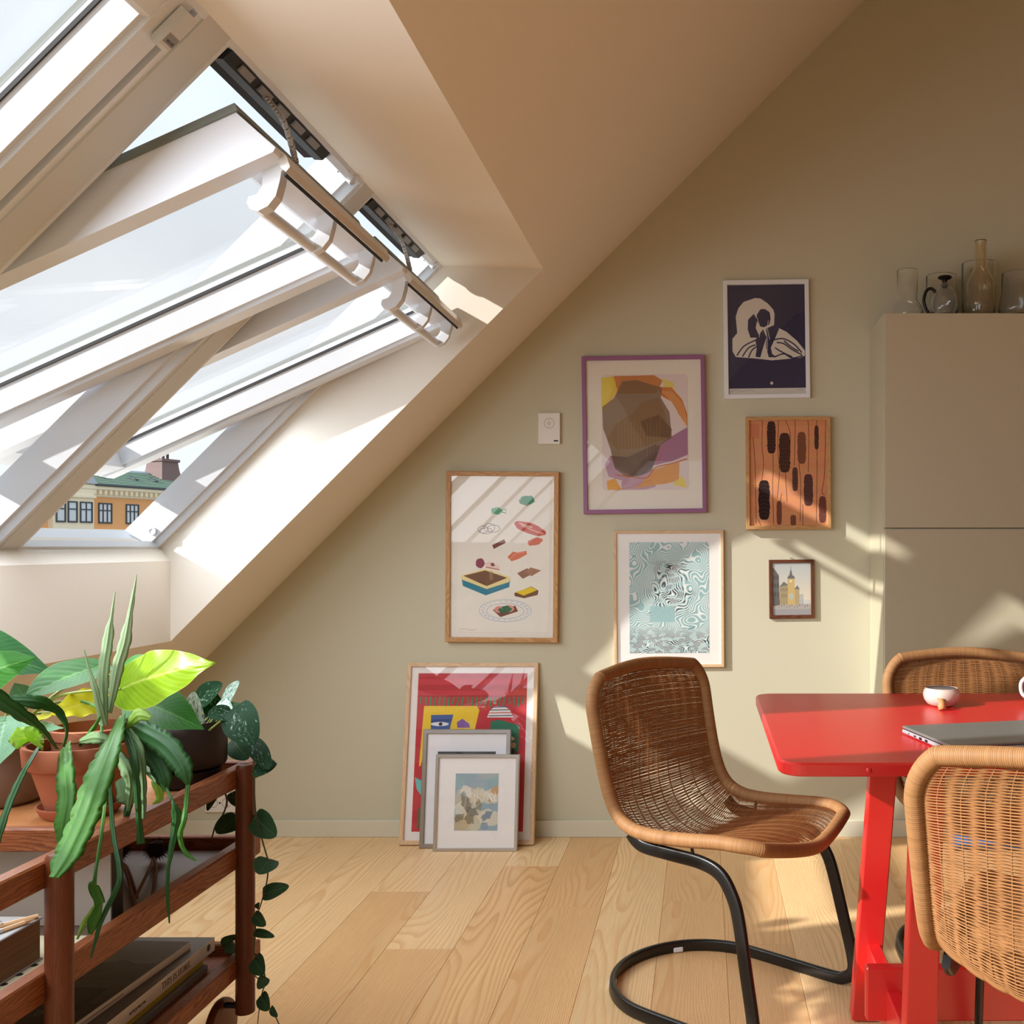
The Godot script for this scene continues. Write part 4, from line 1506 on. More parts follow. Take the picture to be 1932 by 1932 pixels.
func trolley() -> void:
	var o := thing("serving_trolley", "reddish wooden serving trolley with three trays between round posts", "trolley", Vector3(-1.36, 0, -1.89))
	var t := -o.position
	for x in [-1.03, -1.69]:
		for z in [-2.21, -1.571]:
			var p := MB.new()
			var y0 := 0.1 if z < -2.0 else 0.0
			p.lathe(PackedVector2Array([Vector2(0, y0), Vector2(0.0205, y0), Vector2(0.0205, 0.645), Vector2(0.0195, 0.653), Vector2(0.016, 0.658), Vector2(0, 0.66)]), 28, Transform3D(Basis(), Vector3(x, 0, z) + t))
			put("post", p, M.teak_dark, o)
	var lv := [[0.606, 0.650, -1.22, -1.74, 0.618, M.tray], [0.425, 0.474, -1.16, -1.30, 0.440, M.laminate], [0.180, 0.223, -1.34, -1.46, 0.192, M.teak]]
	for l in lv:
		for s in [-1.0, 1.0]:
			var xo: float = -1.36 + s * 0.304
			rail(o, "rail", Vector3(xo - 0.014, l[0], -2.315) + t, Vector3(xo + 0.014, l[1], l[2]) + t, M.teak)
			for z in [-2.21, -1.571]:
				var d := MB.new()
				var y: float = (l[0] + l[1]) * 0.5
				d.tube(PackedVector3Array([Vector3(xo, y, z) + t, Vector3(-1.36 + s * 0.325, y, z) + t]), 0.009, 12)
				put("dowel", d, M.teak_dark, o)
		rail(o, "cross_rail", Vector3(-1.650, l[0], -2.312) + t, Vector3(-1.070, l[1] - 0.004, -2.290) + t, M.teak)
		rail(o, "cross_rail", Vector3(-1.650, l[0], l[3] - 0.02) + t, Vector3(-1.070, l[1] - 0.002, l[3]) + t, M.teak)
		rail(o, "shelf_panel", Vector3(-1.650, l[4] - 0.008, -2.290) + t, Vector3(-1.070, l[4], l[3] - 0.02) + t, l[5])
	for s in [-1.0, 1.0]:
		var w := MB.new()
		var c := Vector3(-1.36 + s * 0.275, 0.064, -2.21) + t
		w.lathe(PackedVector2Array([Vector2(0, 0.012), Vector2(0.02, 0.014), Vector2(0.05, 0.010), Vector2(0.061, 0.009), Vector2(0.064, 0.004), Vector2(0.064, -0.004), Vector2(0.061, -0.009), Vector2(0.05, -0.010), Vector2(0.02, -0.014), Vector2(0, -0.012)]), 36, Transform3D(Basis(Vector3(0, 0, 1), Vector3(1, 0, 0), Vector3(0, 1, 0)), c))
		var wh := put("wheel", w, M.teak_dark, o)
		var ax := MB.new()
		ax.tube(PackedVector3Array([Vector3(-1.36 + s * 0.335, 0.115, -2.21) + t, Vector3(-1.36 + s * 0.275, 0.115, -2.21) + t, Vector3(-1.36 + s * 0.275, 0.064, -2.21) + t]), 0.008, 10)
		put("axle", ax, M.black, wh)

func pot(o: Node, prof: Array, m: Material, soil_r: float, soil_y: float) -> void:
	var b := MB.new()
	var q := PackedVector2Array()
	for p in prof:
		q.append(Vector2(p[0], p[1]))
	b.lathe(q, 48)
	put("pot", b, m, o)
	b = MB.new()
	b.lathe(PackedVector2Array([Vector2(soil_r, soil_y - 0.004), Vector2(soil_r * 0.7, soil_y + 0.003), Vector2(0, soil_y + 0.004)]), 24)
	put("soil", b, M.soil, o)

func philodendron() -> void:
	var o := thing("potted_plant", "broad leaved green plant in a grey stoneware pot on the trolley", "plant", Vector3(-1.480, 0.618, -2.040))
	pot(o, [[0, 0.0], [0.085, 0.0], [0.098, 0.01], [0.112, 0.07], [0.115, 0.125], [0.110, 0.150], [0.106, 0.152], [0.103, 0.147], [0.106, 0.12], [0.10, 0.11]], M.greypot, 0.105, 0.125)
	leaf(o, Vector3(-0.138, 0.309, -0.106), Vector3(0.112, 0.263, -0.032), Vector3(0.2, 0.35, 0.9), 0.105, M.leaf_deep, 0.20, 0.12, 0.00)
	stalk(o, [Vector3(-0.017, 0.12, -0.013), Vector3(-0.069, 0.266, -0.058), Vector3(-0.138, 0.309, -0.106)], 0.0036, M.petiole)
	leaf(o, Vector3(0.001, 0.250, 0.079), Vector3(0.198, 0.317, 0.153), Vector3(0.1, 0.4, 0.9), 0.095, M.leaf_green, 0.10, -0.20, 0.00)
	stalk(o, [Vector3(0.000, 0.12, 0.009), Vector3(0.001, 0.224, 0.043), Vector3(0.001, 0.250, 0.079)], 0.0036, M.petiole)
	leaf(o, Vector3(0.207, 0.277, -0.032), Vector3(0.133, 0.225, 0.098), Vector3(-0.3, 0.32, 0.9), 0.112, M.leaf_green, 0.10, 0.10, 0.00)
	stalk(o, [Vector3(0.025, 0.12, -0.004), Vector3(0.103, 0.243, -0.018), Vector3(0.207, 0.277, -0.032)], 0.0036, M.petiole)
	leaf(o, Vector3(0.339, 0.251, 0.116), Vector3(0.561, 0.312, 0.190), Vector3(0.15, 0.35, 0.93), 0.112, M.leaf_lime, 0.12, -0.12, 0.02)
	stalk(o, [Vector3(0.041, 0.12, 0.014), Vector3(0.170, 0.224, 0.064), Vector3(0.339, 0.251, 0.116)], 0.0036, M.petiole)
	leaf(o, Vector3(0.328, 0.217, 0.042), Vector3(0.512, 0.175, 0.134), Vector3(0.25, 0.45, 0.85), 0.095, M.leaf_green, 0.12, 0.15, 0.00)
	stalk(o, [Vector3(0.039, 0.12, 0.005), Vector3(0.164, 0.200, 0.023), Vector3(0.328, 0.217, 0.042)], 0.0036, M.petiole)
	leaf(o, Vector3(0.261, 0.221, 0.042), Vector3(0.198, 0.199, 0.116), Vector3(0.0, 0.35, 0.95), 0.062, M.leaf_yellow_backlit, 0.10, 0.10, 0.07)
	stalk(o, [Vector3(0.031, 0.12, 0.005), Vector3(0.130, 0.203, 0.023), Vector3(0.261, 0.221, 0.042)], 0.0036, M.petiole)
	leaf(o, Vector3(0.139, 0.239, -0.217), Vector3(0.200, 0.281, -0.217), Vector3(-0.3, 0.8, 0.5), 0.060, M.leaf_green, 0.10, 0.10, 0.00)
	stalk(o, [Vector3(0.017, 0.12, -0.026), Vector3(0.070, 0.216, -0.119), Vector3(0.139, 0.239, -0.217)], 0.0036, M.petiole)
	leaf(o, Vector3(0.019, 0.115, 0.060), Vector3(0.239, 0.178, 0.134), Vector3(0.1, 0.8, 0.6), 0.075, M.leaf_pale, 0.10, 0.15, 0.00)
	stalk(o, [Vector3(0.002, 0.12, 0.007), Vector3(0.010, 0.126, 0.033), Vector3(0.019, 0.115, 0.060)], 0.0036, M.petiole)
	leaf(o, Vector3(0.165, 0.202, 0.190), Vector3(0.202, 0.131, 0.264), Vector3(0.4, 0.3, 0.9), 0.085, M.leaf_pale, 0.10, 0.15, 0.00)
	stalk(o, [Vector3(0.020, 0.12, 0.023), Vector3(0.083, 0.189, 0.104), Vector3(0.165, 0.202, 0.190)], 0.0036, M.petiole)
	leaf(o, Vector3(0.179, 0.192, 0.042), Vector3(0.187, 0.190, 0.134), Vector3(0.0, 0.5, 0.9), 0.050, M.leaf_yellow_backlit, 0.10, 0.10, 0.05)
	stalk(o, [Vector3(0.021, 0.12, 0.005), Vector3(0.089, 0.182, 0.023), Vector3(0.179, 0.192, 0.042)], 0.0036, M.petiole)
	leaf(o, Vector3(0.026, 0.201, -0.069), Vector3(0.014, 0.240, -0.050), Vector3(0.1, 0.5, 0.9), 0.050, M.leaf_pale, 0.10, 0.10, 0.00)
	stalk(o, [Vector3(0.003, 0.12, -0.008), Vector3(0.013, 0.189, -0.038), Vector3(0.026, 0.201, -0.069)], 0.0036, M.petiole)

func leaf_cactus() -> void:
	var o := thing("potted_plant", "trailing leaf cactus with notched flat stems in a terracotta pot", "plant", Vector3(-1.236, 0.618, -1.950))
	pot(o, [[0, 0.012], [0.058, 0.012], [0.060, 0.016], [0.084, 0.098], [0.094, 0.100], [0.097, 0.104], [0.100, 0.138], [0.098, 0.142], [0.090, 0.142], [0.088, 0.12]], M.terracotta, 0.088, 0.122)
	var b := MB.new()
	b.lathe(PackedVector2Array([Vector2(0, 0.0), Vector2(0.062, 0.0), Vector2(0.070, 0.008), Vector2(0.076, 0.022), Vector2(0.073, 0.023), Vector2(0.066, 0.010), Vector2(0, 0.008)]), 40)
	put("saucer", b, M.terracotta, o)
	b = MB.new()
	b.lathe(PackedVector2Array([Vector2(0.062, 0.10), Vector2(0.070, 0.150), Vector2(0.074, 0.152), Vector2(0.076, 0.170), Vector2(0.072, 0.172), Vector2(0.068, 0.14)]), 40, Transform3D(Basis(), Vector3(0.012, 0, -0.015)))
	put("inner_pot", b, M.terracotta, o)
	pad(o, [Vector3(0.075, 0.196, 0.044), Vector3(0.083, 0.277, 0.063), Vector3(0.093, 0.353, 0.063), Vector3(0.100, 0.401, 0.063), Vector3(0.106, 0.444, 0.063)], [0.012, 0.023, 0.021, 0.006, 0.002], M.stem_pale)
	pad(o, [Vector3(0.084, 0.208, 0.044), Vector3(0.122, 0.298, 0.081), Vector3(0.147, 0.350, 0.100), Vector3(0.158, 0.412, 0.100), Vector3(0.169, 0.478, 0.100)], [0.010, 0.025, 0.024, 0.010, 0.002], M.stem_pale)
	pad(o, [Vector3(0.084, 0.187, 0.063), Vector3(0.080, 0.254, 0.081), Vector3(0.067, 0.298, 0.081), Vector3(0.058, 0.334, 0.081)], [0.017, 0.013, 0.006, 0.002], M.stem_pale)
	pad(o, [Vector3(0.106, 0.200, 0.044), Vector3(0.180, 0.185, 0.192), Vector3(0.214, 0.145, 0.285), Vector3(0.224, 0.088, 0.341), Vector3(0.232, 0.045, 0.396), Vector3(0.234, 0.019, 0.433)], [0.030, 0.046, 0.052, 0.050, 0.046, 0.018], M.stem_green)
	pad(o, [Vector3(0.021, 0.150, 0.081), Vector3(0.094, 0.131, 0.192), Vector3(0.121, 0.090, 0.229), Vector3(0.127, 0.049, 0.248), Vector3(0.125, 0.013, 0.248)], [0.034, 0.037, 0.034, 0.030, 0.016], M.stem_green)
	pad(o, [Vector3(0.031, 0.154, 0.119), Vector3(0.053, 0.203, 0.192), Vector3(0.054, 0.240, 0.248), Vector3(0.031, 0.280, 0.285)], [0.010, 0.018, 0.026, 0.030], M.stem_deep)
	pad(o, [Vector3(0.031, 0.154, 0.100), Vector3(0.061, 0.193, 0.137), Vector3(0.057, 0.229, 0.155), Vector3(0.044, 0.252, 0.192), Vector3(0.009, 0.258, 0.211)], [0.008, 0.008, 0.016, 0.026, 0.022], M.stem_deep)
	pad(o, [Vector3(0.010, 0.160, 0.137), Vector3(0.046, 0.137, 0.229), Vector3(0.063, 0.104, 0.285), Vector3(0.074, 0.070, 0.322), Vector3(0.076, 0.032, 0.341)], [0.014, 0.013, 0.014, 0.013, 0.008], M.stem_deep)
	pad(o, [Vector3(0.113, 0.190, 0.044), Vector3(0.207, 0.186, 0.137), Vector3(0.266, 0.169, 0.174), Vector3(0.305, 0.135, 0.192), Vector3(0.314, 0.104, 0.192)], [0.022, 0.042, 0.046, 0.038, 0.010], M.stem_deep)
	pad(o, [Vector3(0.143, 0.187, 0.100), Vector3(0.215, 0.161, 0.192), Vector3(0.233, 0.109, 0.211), Vector3(0.237, 0.045, 0.211), Vector3(0.241, 0.004, 0.211)], [0.015, 0.016, 0.013, 0.011, 0.015], M.stem_deep)
	pad(o, [Vector3(0.151, 0.182, 0.100), Vector3(0.205, 0.163, 0.155), Vector3(0.223, 0.110, 0.174), Vector3(0.235, 0.043, 0.192)], [0.018, 0.016, 0.014, 0.008], M.stem_grey)
	pad(o, [Vector3(0.161, 0.172, 0.100), Vector3(0.222, 0.140, 0.137), Vector3(0.251, 0.107, 0.155), Vector3(0.253, 0.084, 0.155)], [0.020, 0.036, 0.032, 0.008], M.stem_deep)
	pad(o, [Vector3(0.155, 0.150, 0.137), Vector3(0.194, 0.129, 0.174), Vector3(0.201, 0.100, 0.174), Vector3(0.196, 0.052, 0.174)], [0.014, 0.028, 0.020, 0.006], M.stem_grey)
	pad(o, [Vector3(0.148, 0.125, 0.155), Vector3(0.208, 0.068, 0.266), Vector3(0.240, -0.007, 0.341), Vector3(0.238, -0.027, 0.341), Vector3(0.249, -0.056, 0.341)], [0.007, 0.007, 0.006, 0.018, 0.018], M.stem_green)
	pad(o, [Vector3(0.249, -0.054, 0.341), Vector3(0.238, -0.082, 0.341), Vector3(0.231, -0.105, 0.341)], [0.010, 0.020, 0.008], M.stem_green)
	pad(o, [Vector3(0.242, -0.056, 0.341), Vector3(0.222, -0.087, 0.341), Vector3(0.222, -0.106, 0.359)], [0.006, 0.010, 0.004], M.stem_lime)
	pad(o, [Vector3(0.139, 0.130, 0.137), Vector3(0.201, 0.039, 0.229), Vector3(0.258, -0.020, 0.304), Vector3(0.257, -0.051, 0.322), Vector3(0.249, -0.086, 0.341), Vector3(0.244, -0.137, 0.359)], [0.008, 0.009, 0.010, 0.010, 0.008, 0.003], M.stem_deep)
	pad(o, [Vector3(0.295, 0.099, 0.155), Vector3(0.318, 0.053, 0.211), Vector3(0.310, 0.015, 0.211), Vector3(0.321, -0.013, 0.211), Vector3(0.339, -0.026, 0.211)], [0.009, 0.010, 0.010, 0.008, 0.003], M.stem_green)
	pad(o, [Vector3(0.253, 0.092, 0.155), Vector3(0.286, 0.074, 0.192), Vector3(0.294, 0.049, 0.192), Vector3(0.289, 0.014, 0.192), Vector3(0.289, -0.041, 0.211), Vector3(0.288, -0.090, 0.211), Vector3(0.291, -0.137, 0.211)], [0.006, 0.006, 0.020, 0.014, 0.007, 0.007, 0.003], M.stem_deep)
	pad(o, [Vector3(0.151, 0.190, 0.100), Vector3(0.182, 0.215, 0.119), Vector3(0.205, 0.211, 0.119)], [0.008, 0.028, 0.014], M.stem_lime)
	pad(o, [Vector3(0.014, 0.160, 0.137), Vector3(0.030, 0.184, 0.192), Vector3(0.013, 0.199, 0.211)], [0.014, 0.052, 0.030], M.stem_lime)
	pad(o, [Vector3(0.183, 0.079, 0.137), Vector3(0.175, 0.047, 0.137), Vector3(0.165, 0.015, 0.137)], [0.008, 0.015, 0.004], M.stem_deep)
	pad(o, [Vector3(0.148, 0.096, 0.119), Vector3(0.171, 0.071, 0.137), Vector3(0.181, 0.054, 0.137)], [0.020, 0.036, 0.018], M.stem_grey)
	pad(o, [Vector3(0.037, 0.155, 0.063), Vector3(0.089, 0.170, 0.100), Vector3(0.111, 0.166, 0.100)], [0.010, 0.026, 0.018], M.stem_grey)
	pad(o, [Vector3(0.037, 0.148, 0.063), Vector3(0.071, 0.178, 0.081), Vector3(0.101, 0.210, 0.100)], [0.008, 0.010, 0.006], M.stem_green)
	pad(o, [Vector3(0.187, 0.118, 0.081), Vector3(0.207, 0.082, 0.100), Vector3(0.213, 0.058, 0.100), Vector3(0.199, 0.045, 0.100)], [0.008, 0.018, 0.016, 0.004], M.stem_lime)
	pad(o, [Vector3(0.150, 0.155, 0.063), Vector3(0.183, 0.118, 0.081), Vector3(0.207, 0.087, 0.100)], [0.016, 0.030, 0.014], M.stem_deep)
	pad(o, [Vector3(0.078, 0.088, 0.081), Vector3(0.080, 0.155, 0.063), Vector3(0.051, 0.210, 0.026), Vector3(-0.007, 0.222, -0.011)], [0.004, 0.006, 0.006, 0.006], M.stem_green)

func pothos() -> void:
	var o := thing("potted_plant", "silver spotted trailing vine in a dark brown pot on the trolley corner", "plant", Vector3(-1.150, 0.618, -2.190))
	pot(o, [[0, 0.036], [0.056, 0.036], [0.060, 0.042], [0.078, 0.044], [0.081, 0.050], [0.082, 0.140], [0.080, 0.144], [0.076, 0.143], [0.075, 0.12]], M.darkpot, 0.075, 0.126)
	var b := MB.new()
	b.lathe(PackedVector2Array([Vector2(0, 0.0), Vector2(0.060, 0.0), Vector2(0.066, 0.004), Vector2(0.070, 0.036), Vector2(0.066, 0.037), Vector2(0.060, 0.012), Vector2(0, 0.010)]), 40)
	put("saucer", b, M.darkpot, o)
	leaf(o, Vector3(0.087, 0.178, 0.007), Vector3(0.137, 0.235, 0.044), Vector3(-0.2, 0.45, 0.87), 0.042, M.leaf_silver, 0.08, 0.10, 0.0, 1)
	leaf(o, Vector3(0.014, 0.186, -0.030), Vector3(0.082, 0.225, 0.007), Vector3(0.1, 0.3, 0.95), 0.050, M.leaf_spot, 0.08, 0.10, 0.0, 1)
	leaf(o, Vector3(0.045, 0.158, 0.044), Vector3(0.059, 0.218, 0.081), Vector3(0.0, 0.5, 0.87), 0.051, M.leaf_silver, 0.08, 0.10, 0.0, 1)
	leaf(o, Vector3(0.134, 0.172, 0.081), Vector3(0.105, 0.171, 0.118), Vector3(0.1, 0.7, 0.7), 0.052, M.leaf_spot, 0.08, 0.10, 0.0, 1)
	leaf(o, Vector3(0.026, 0.151, -0.067), Vector3(0.035, 0.208, -0.030), Vector3(0.4, 0.2, 0.9), 0.044, M.leaf_spot, 0.08, 0.10, 0.0, 1)
	leaf(o, Vector3(0.089, 0.186, 0.026), Vector3(0.130, 0.170, 0.062), Vector3(-0.3, 0.6, 0.7), 0.030, M.leaf_silver, 0.08, 0.10, 0.0, 1)
	leaf(o, Vector3(0.106, 0.180, 0.007), Vector3(0.109, 0.158, 0.044), Vector3(0.2, 0.6, 0.8), 0.031, M.leaf_green, 0.08, 0.10, 0.0, 1)
	leaf(o, Vector3(0.157, 0.177, 0.099), Vector3(0.214, 0.117, 0.137), Vector3(0.05, 0.25, 0.97), 0.079, M.leaf_spot, 0.08, 0.10, 0.0, 1)
	leaf(o, Vector3(0.184, 0.106, 0.081), Vector3(0.235, 0.059, 0.118), Vector3(0.6, 0.1, 0.75), 0.041, M.leaf_spot, 0.08, 0.10, 0.0, 1)
	leaf(o, Vector3(0.221, 0.067, 0.081), Vector3(0.201, 0.044, 0.118), Vector3(0.2, 0.5, 0.8), 0.036, M.leaf_spot, 0.08, 0.10, 0.0, 1)
	leaf(o, Vector3(0.064, 0.077, -0.086), Vector3(0.115, 0.046, -0.048), Vector3(0.1, 0.2, 0.95), 0.054, M.leaf_vine, 0.08, 0.10, 0.0, 1)
	leaf(o, Vector3(0.149, -0.081, -0.012), Vector3(0.210, -0.109, 0.026), Vector3(0.15, 0.2, 0.95), 0.055, M.leaf_vine, 0.08, 0.10, 0.0, 1)
	leaf(o, Vector3(0.184, -0.169, 0.007), Vector3(0.179, -0.187, 0.044), Vector3(0.1, 0.3, 0.95), 0.054, M.leaf_vine, 0.08, 0.10, 0.0, 1)
	leaf(o, Vector3(0.179, -0.241, 0.007), Vector3(0.246, -0.213, 0.044), Vector3(-0.1, 0.35, 0.93), 0.035, M.leaf_vine, 0.08, 0.10, 0.0, 1)
	leaf(o, Vector3(0.155, -0.292, 0.007), Vector3(0.195, -0.299, 0.044), Vector3(0.1, 0.3, 0.95), 0.028, M.leaf_vine, 0.08, 0.10, 0.0, 1)
	leaf(o, Vector3(0.158, -0.329, 0.007), Vector3(0.214, -0.324, 0.044), Vector3(0.0, 0.6, 0.8), 0.020, M.leaf_vine, 0.08, 0.10, 0.0, 1)
	leaf(o, Vector3(0.077, -0.369, -0.048), Vector3(0.071, -0.349, -0.011), Vector3(0.1, 0.3, 0.95), 0.036, M.leaf_vine, 0.08, 0.10, 0.0, 1)
	leaf(o, Vector3(0.084, -0.383, -0.048), Vector3(0.078, -0.382, -0.011), Vector3(0.1, 0.3, 0.95), 0.029, M.leaf_vine, 0.08, 0.10, 0.0, 1)
	leaf(o, Vector3(0.155, -0.391, 0.007), Vector3(0.191, -0.405, 0.044), Vector3(0.2, 0.2, 0.95), 0.040, M.leaf_vine, 0.08, 0.10, 0.0, 1)
	leaf(o, Vector3(0.176, -0.431, 0.007), Vector3(0.177, -0.438, 0.044), Vector3(0.3, 0.2, 0.9), 0.026, M.leaf_vine, 0.08, 0.10, 0.0, 1)
	leaf(o, Vector3(0.169, -0.473, 0.007), Vector3(0.202, -0.484, 0.044), Vector3(0.1, 0.3, 0.95), 0.033, M.leaf_vine, 0.08, 0.10, 0.0, 1)
	leaf(o, Vector3(0.191, -0.499, 0.007), Vector3(0.221, -0.498, 0.044), Vector3(0.1, 0.3, 0.95), 0.017, M.leaf_vine, 0.08, 0.10, 0.0, 1)
	leaf(o, Vector3(0.086, -0.092, -0.048), Vector3(0.059, -0.113, -0.011), Vector3(0.0, 0.5, 0.85), 0.053, M.leaf_vine, 0.08, 0.10, 0.0, 1)
	leaf(o, Vector3(0.079, -0.034, -0.048), Vector3(0.106, -0.053, -0.011), Vector3(0.3, 0.3, 0.9), 0.027, M.leaf_vine, 0.08, 0.10, 0.0, 1)
	leaf(o, Vector3(0.043, -0.032, -0.048), Vector3(0.040, -0.063, -0.011), Vector3(-0.3, 0.3, 0.9), 0.027, M.leaf_vine, 0.08, 0.10, 0.0, 1)
	leaf(o, Vector3(0.158, -0.273, 0.007), Vector3(0.181, -0.248, 0.044), Vector3(0.3, 0.3, 0.9), 0.012, M.leaf_vine, 0.08, 0.10, 0.0, 1)
	stalk(o, [Vector3(0.098, 0.154, 0.016), Vector3(0.124, 0.162, 0.016), Vector3(0.145, 0.115, 0.016), Vector3(0.155, 0.074, 0.016), Vector3(0.157, -0.020, 0.016), Vector3(0.162, -0.073, 0.016), Vector3(0.176, -0.126, 0.016), Vector3(0.188, -0.167, 0.016)], 0.0022, M.vine_stalk)
	stalk(o, [Vector3(0.184, -0.170, 0.007), Vector3(0.182, -0.206, 0.007), Vector3(0.176, -0.235, 0.007), Vector3(0.165, -0.273, 0.007), Vector3(0.156, -0.294, 0.007)], 0.0018, M.vine_stalk)
	stalk(o, [Vector3(0.156, -0.285, 0.007), Vector3(0.155, -0.329, 0.007), Vector3(0.153, -0.377, 0.007), Vector3(0.167, -0.386, 0.007), Vector3(0.176, -0.407, 0.007), Vector3(0.167, -0.433, 0.007), Vector3(0.153, -0.424, 0.007)], 0.0016, M.vine_stalk)
	stalk(o, [Vector3(0.151, -0.378, 0.003), Vector3(0.163, -0.385, 0.003), Vector3(0.172, -0.414, 0.003), Vector3(0.175, -0.443, 0.003), Vector3(0.168, -0.473, 0.003), Vector3(0.187, -0.501, 0.003), Vector3(0.198, -0.518, 0.003), Vector3(0.208, -0.539, 0.003)], 0.0016, M.vine_stalk)
	stalk(o, [Vector3(0.168, -0.473, 0.003), Vector3(0.161, -0.508, 0.003), Vector3(0.158, -0.539, 0.003)], 0.0012, M.vine_stalk)
	stalk(o, [Vector3(0.060, -0.029, -0.048), Vector3(0.065, -0.051, -0.048), Vector3(0.057, -0.079, -0.048), Vector3(0.040, -0.104, -0.048), Vector3(0.031, -0.134, -0.048)], 0.0022, M.vine_stalk)
	stalk(o, [Vector3(0.089, -0.383, -0.048), Vector3(0.084, -0.363, -0.048), Vector3(0.091, -0.339, -0.048)], 0.0016, M.vine_stalk)
	stalk(o, [Vector3(0.196, 0.099, 0.081), Vector3(0.194, 0.065, 0.081), Vector3(0.184, 0.047, 0.081)], 0.0018, M.vine_stalk)
	stalk(o, [Vector3(0.043, 0.126, 0.003), Vector3(0.087, 0.178, 0.007)], 0.0022, M.petiole)
	stalk(o, [Vector3(0.007, 0.126, -0.015), Vector3(0.014, 0.186, -0.030)], 0.0022, M.petiole)
	stalk(o, [Vector3(0.022, 0.126, 0.022), Vector3(0.045, 0.158, 0.044)], 0.0022, M.petiole)
	stalk(o, [Vector3(0.067, 0.126, 0.040), Vector3(0.134, 0.172, 0.081)], 0.0022, M.petiole)
	stalk(o, [Vector3(0.013, 0.126, -0.034), Vector3(0.026, 0.151, -0.067)], 0.0022, M.petiole)
	stalk(o, [Vector3(0.044, 0.126, 0.013), Vector3(0.089, 0.186, 0.026)], 0.0022, M.petiole)
	stalk(o, [Vector3(0.053, 0.126, 0.003), Vector3(0.106, 0.180, 0.007)], 0.0022, M.petiole)

# ---------------------------------------------------------------- small things
func small_things() -> void:
	M.clear = mat(Color(0.985, 0.99, 0.985, 0.03), 0.02)
	M.clear.refraction_enabled = true
	M.clear.refraction_scale = 0.05
	M.amber = mat(s8(246, 236, 214), 0.03)
	M.amber.albedo_color.a = 0.06
	M.amber.refraction_enabled = true
	M.amber.refraction_scale = 0.05
	M.smoke = mat(s8(228, 230, 227), 0.02)
	M.smoke.albedo_color.a = 0.06
	M.smoke.refraction_enabled = true
	M.smoke.refraction_scale = 0.05
	M.rubber = mat(s8(18, 16, 15), 0.4)
	M.paper = mat(s8(232, 228, 218), 0.85, 0, 0.2)
	glassware()
	table_things()
	wall_fittings()
	trolley_things()

func vessel(label: String, at: Vector3, prof: Array, thick: float, m: Material, ribs := 0, called := "glass_vessel", category := "glassware") -> Node3D:
	var o := thing(called, label, category, at, "glassware on top of the tall cabinet")
	var b := MB.new()
	b.smooth(true)
	var loop := []
	for p in prof:
		loop.append(Vector2(p[0], p[1]))
	for i in range(prof.size() - 1, 0, -1):
		loop.append(Vector2(maxf(prof[i][0] - thick, 0.0), maxf(prof[i][1], thick * 1.6) - (0.001 if i == prof.size() - 1 else 0.0)))
	loop.append(Vector2(0, thick * 1.6))
	if ribs == 0:
		b.lathe(PackedVector2Array(loop), 40)
	else:
		var seg := ribs * 4
		var n := prof.size()
		for i in loop.size() - 1:
			for j in seg:
				var q := []
				for c in [[i, j], [i, j + 1], [i + 1, j + 1], [i + 1, j]]:
					var p: Vector2 = loop[c[0]]
					var t: float = TAU * c[1] / seg
					var r: float = p.x
					if c[0] < n and c[0] > 0 and prof[c[0]].size() > 2:
						r -= 0.0018 * (0.5 + 0.5 * cos(t * ribs))
					q.append(Vector3(r * cos(t), p.y, r * sin(t)))
				b.quad(q[0], q[3], q[2], q[1])
	put("glass_body", b, m, o)
	return o

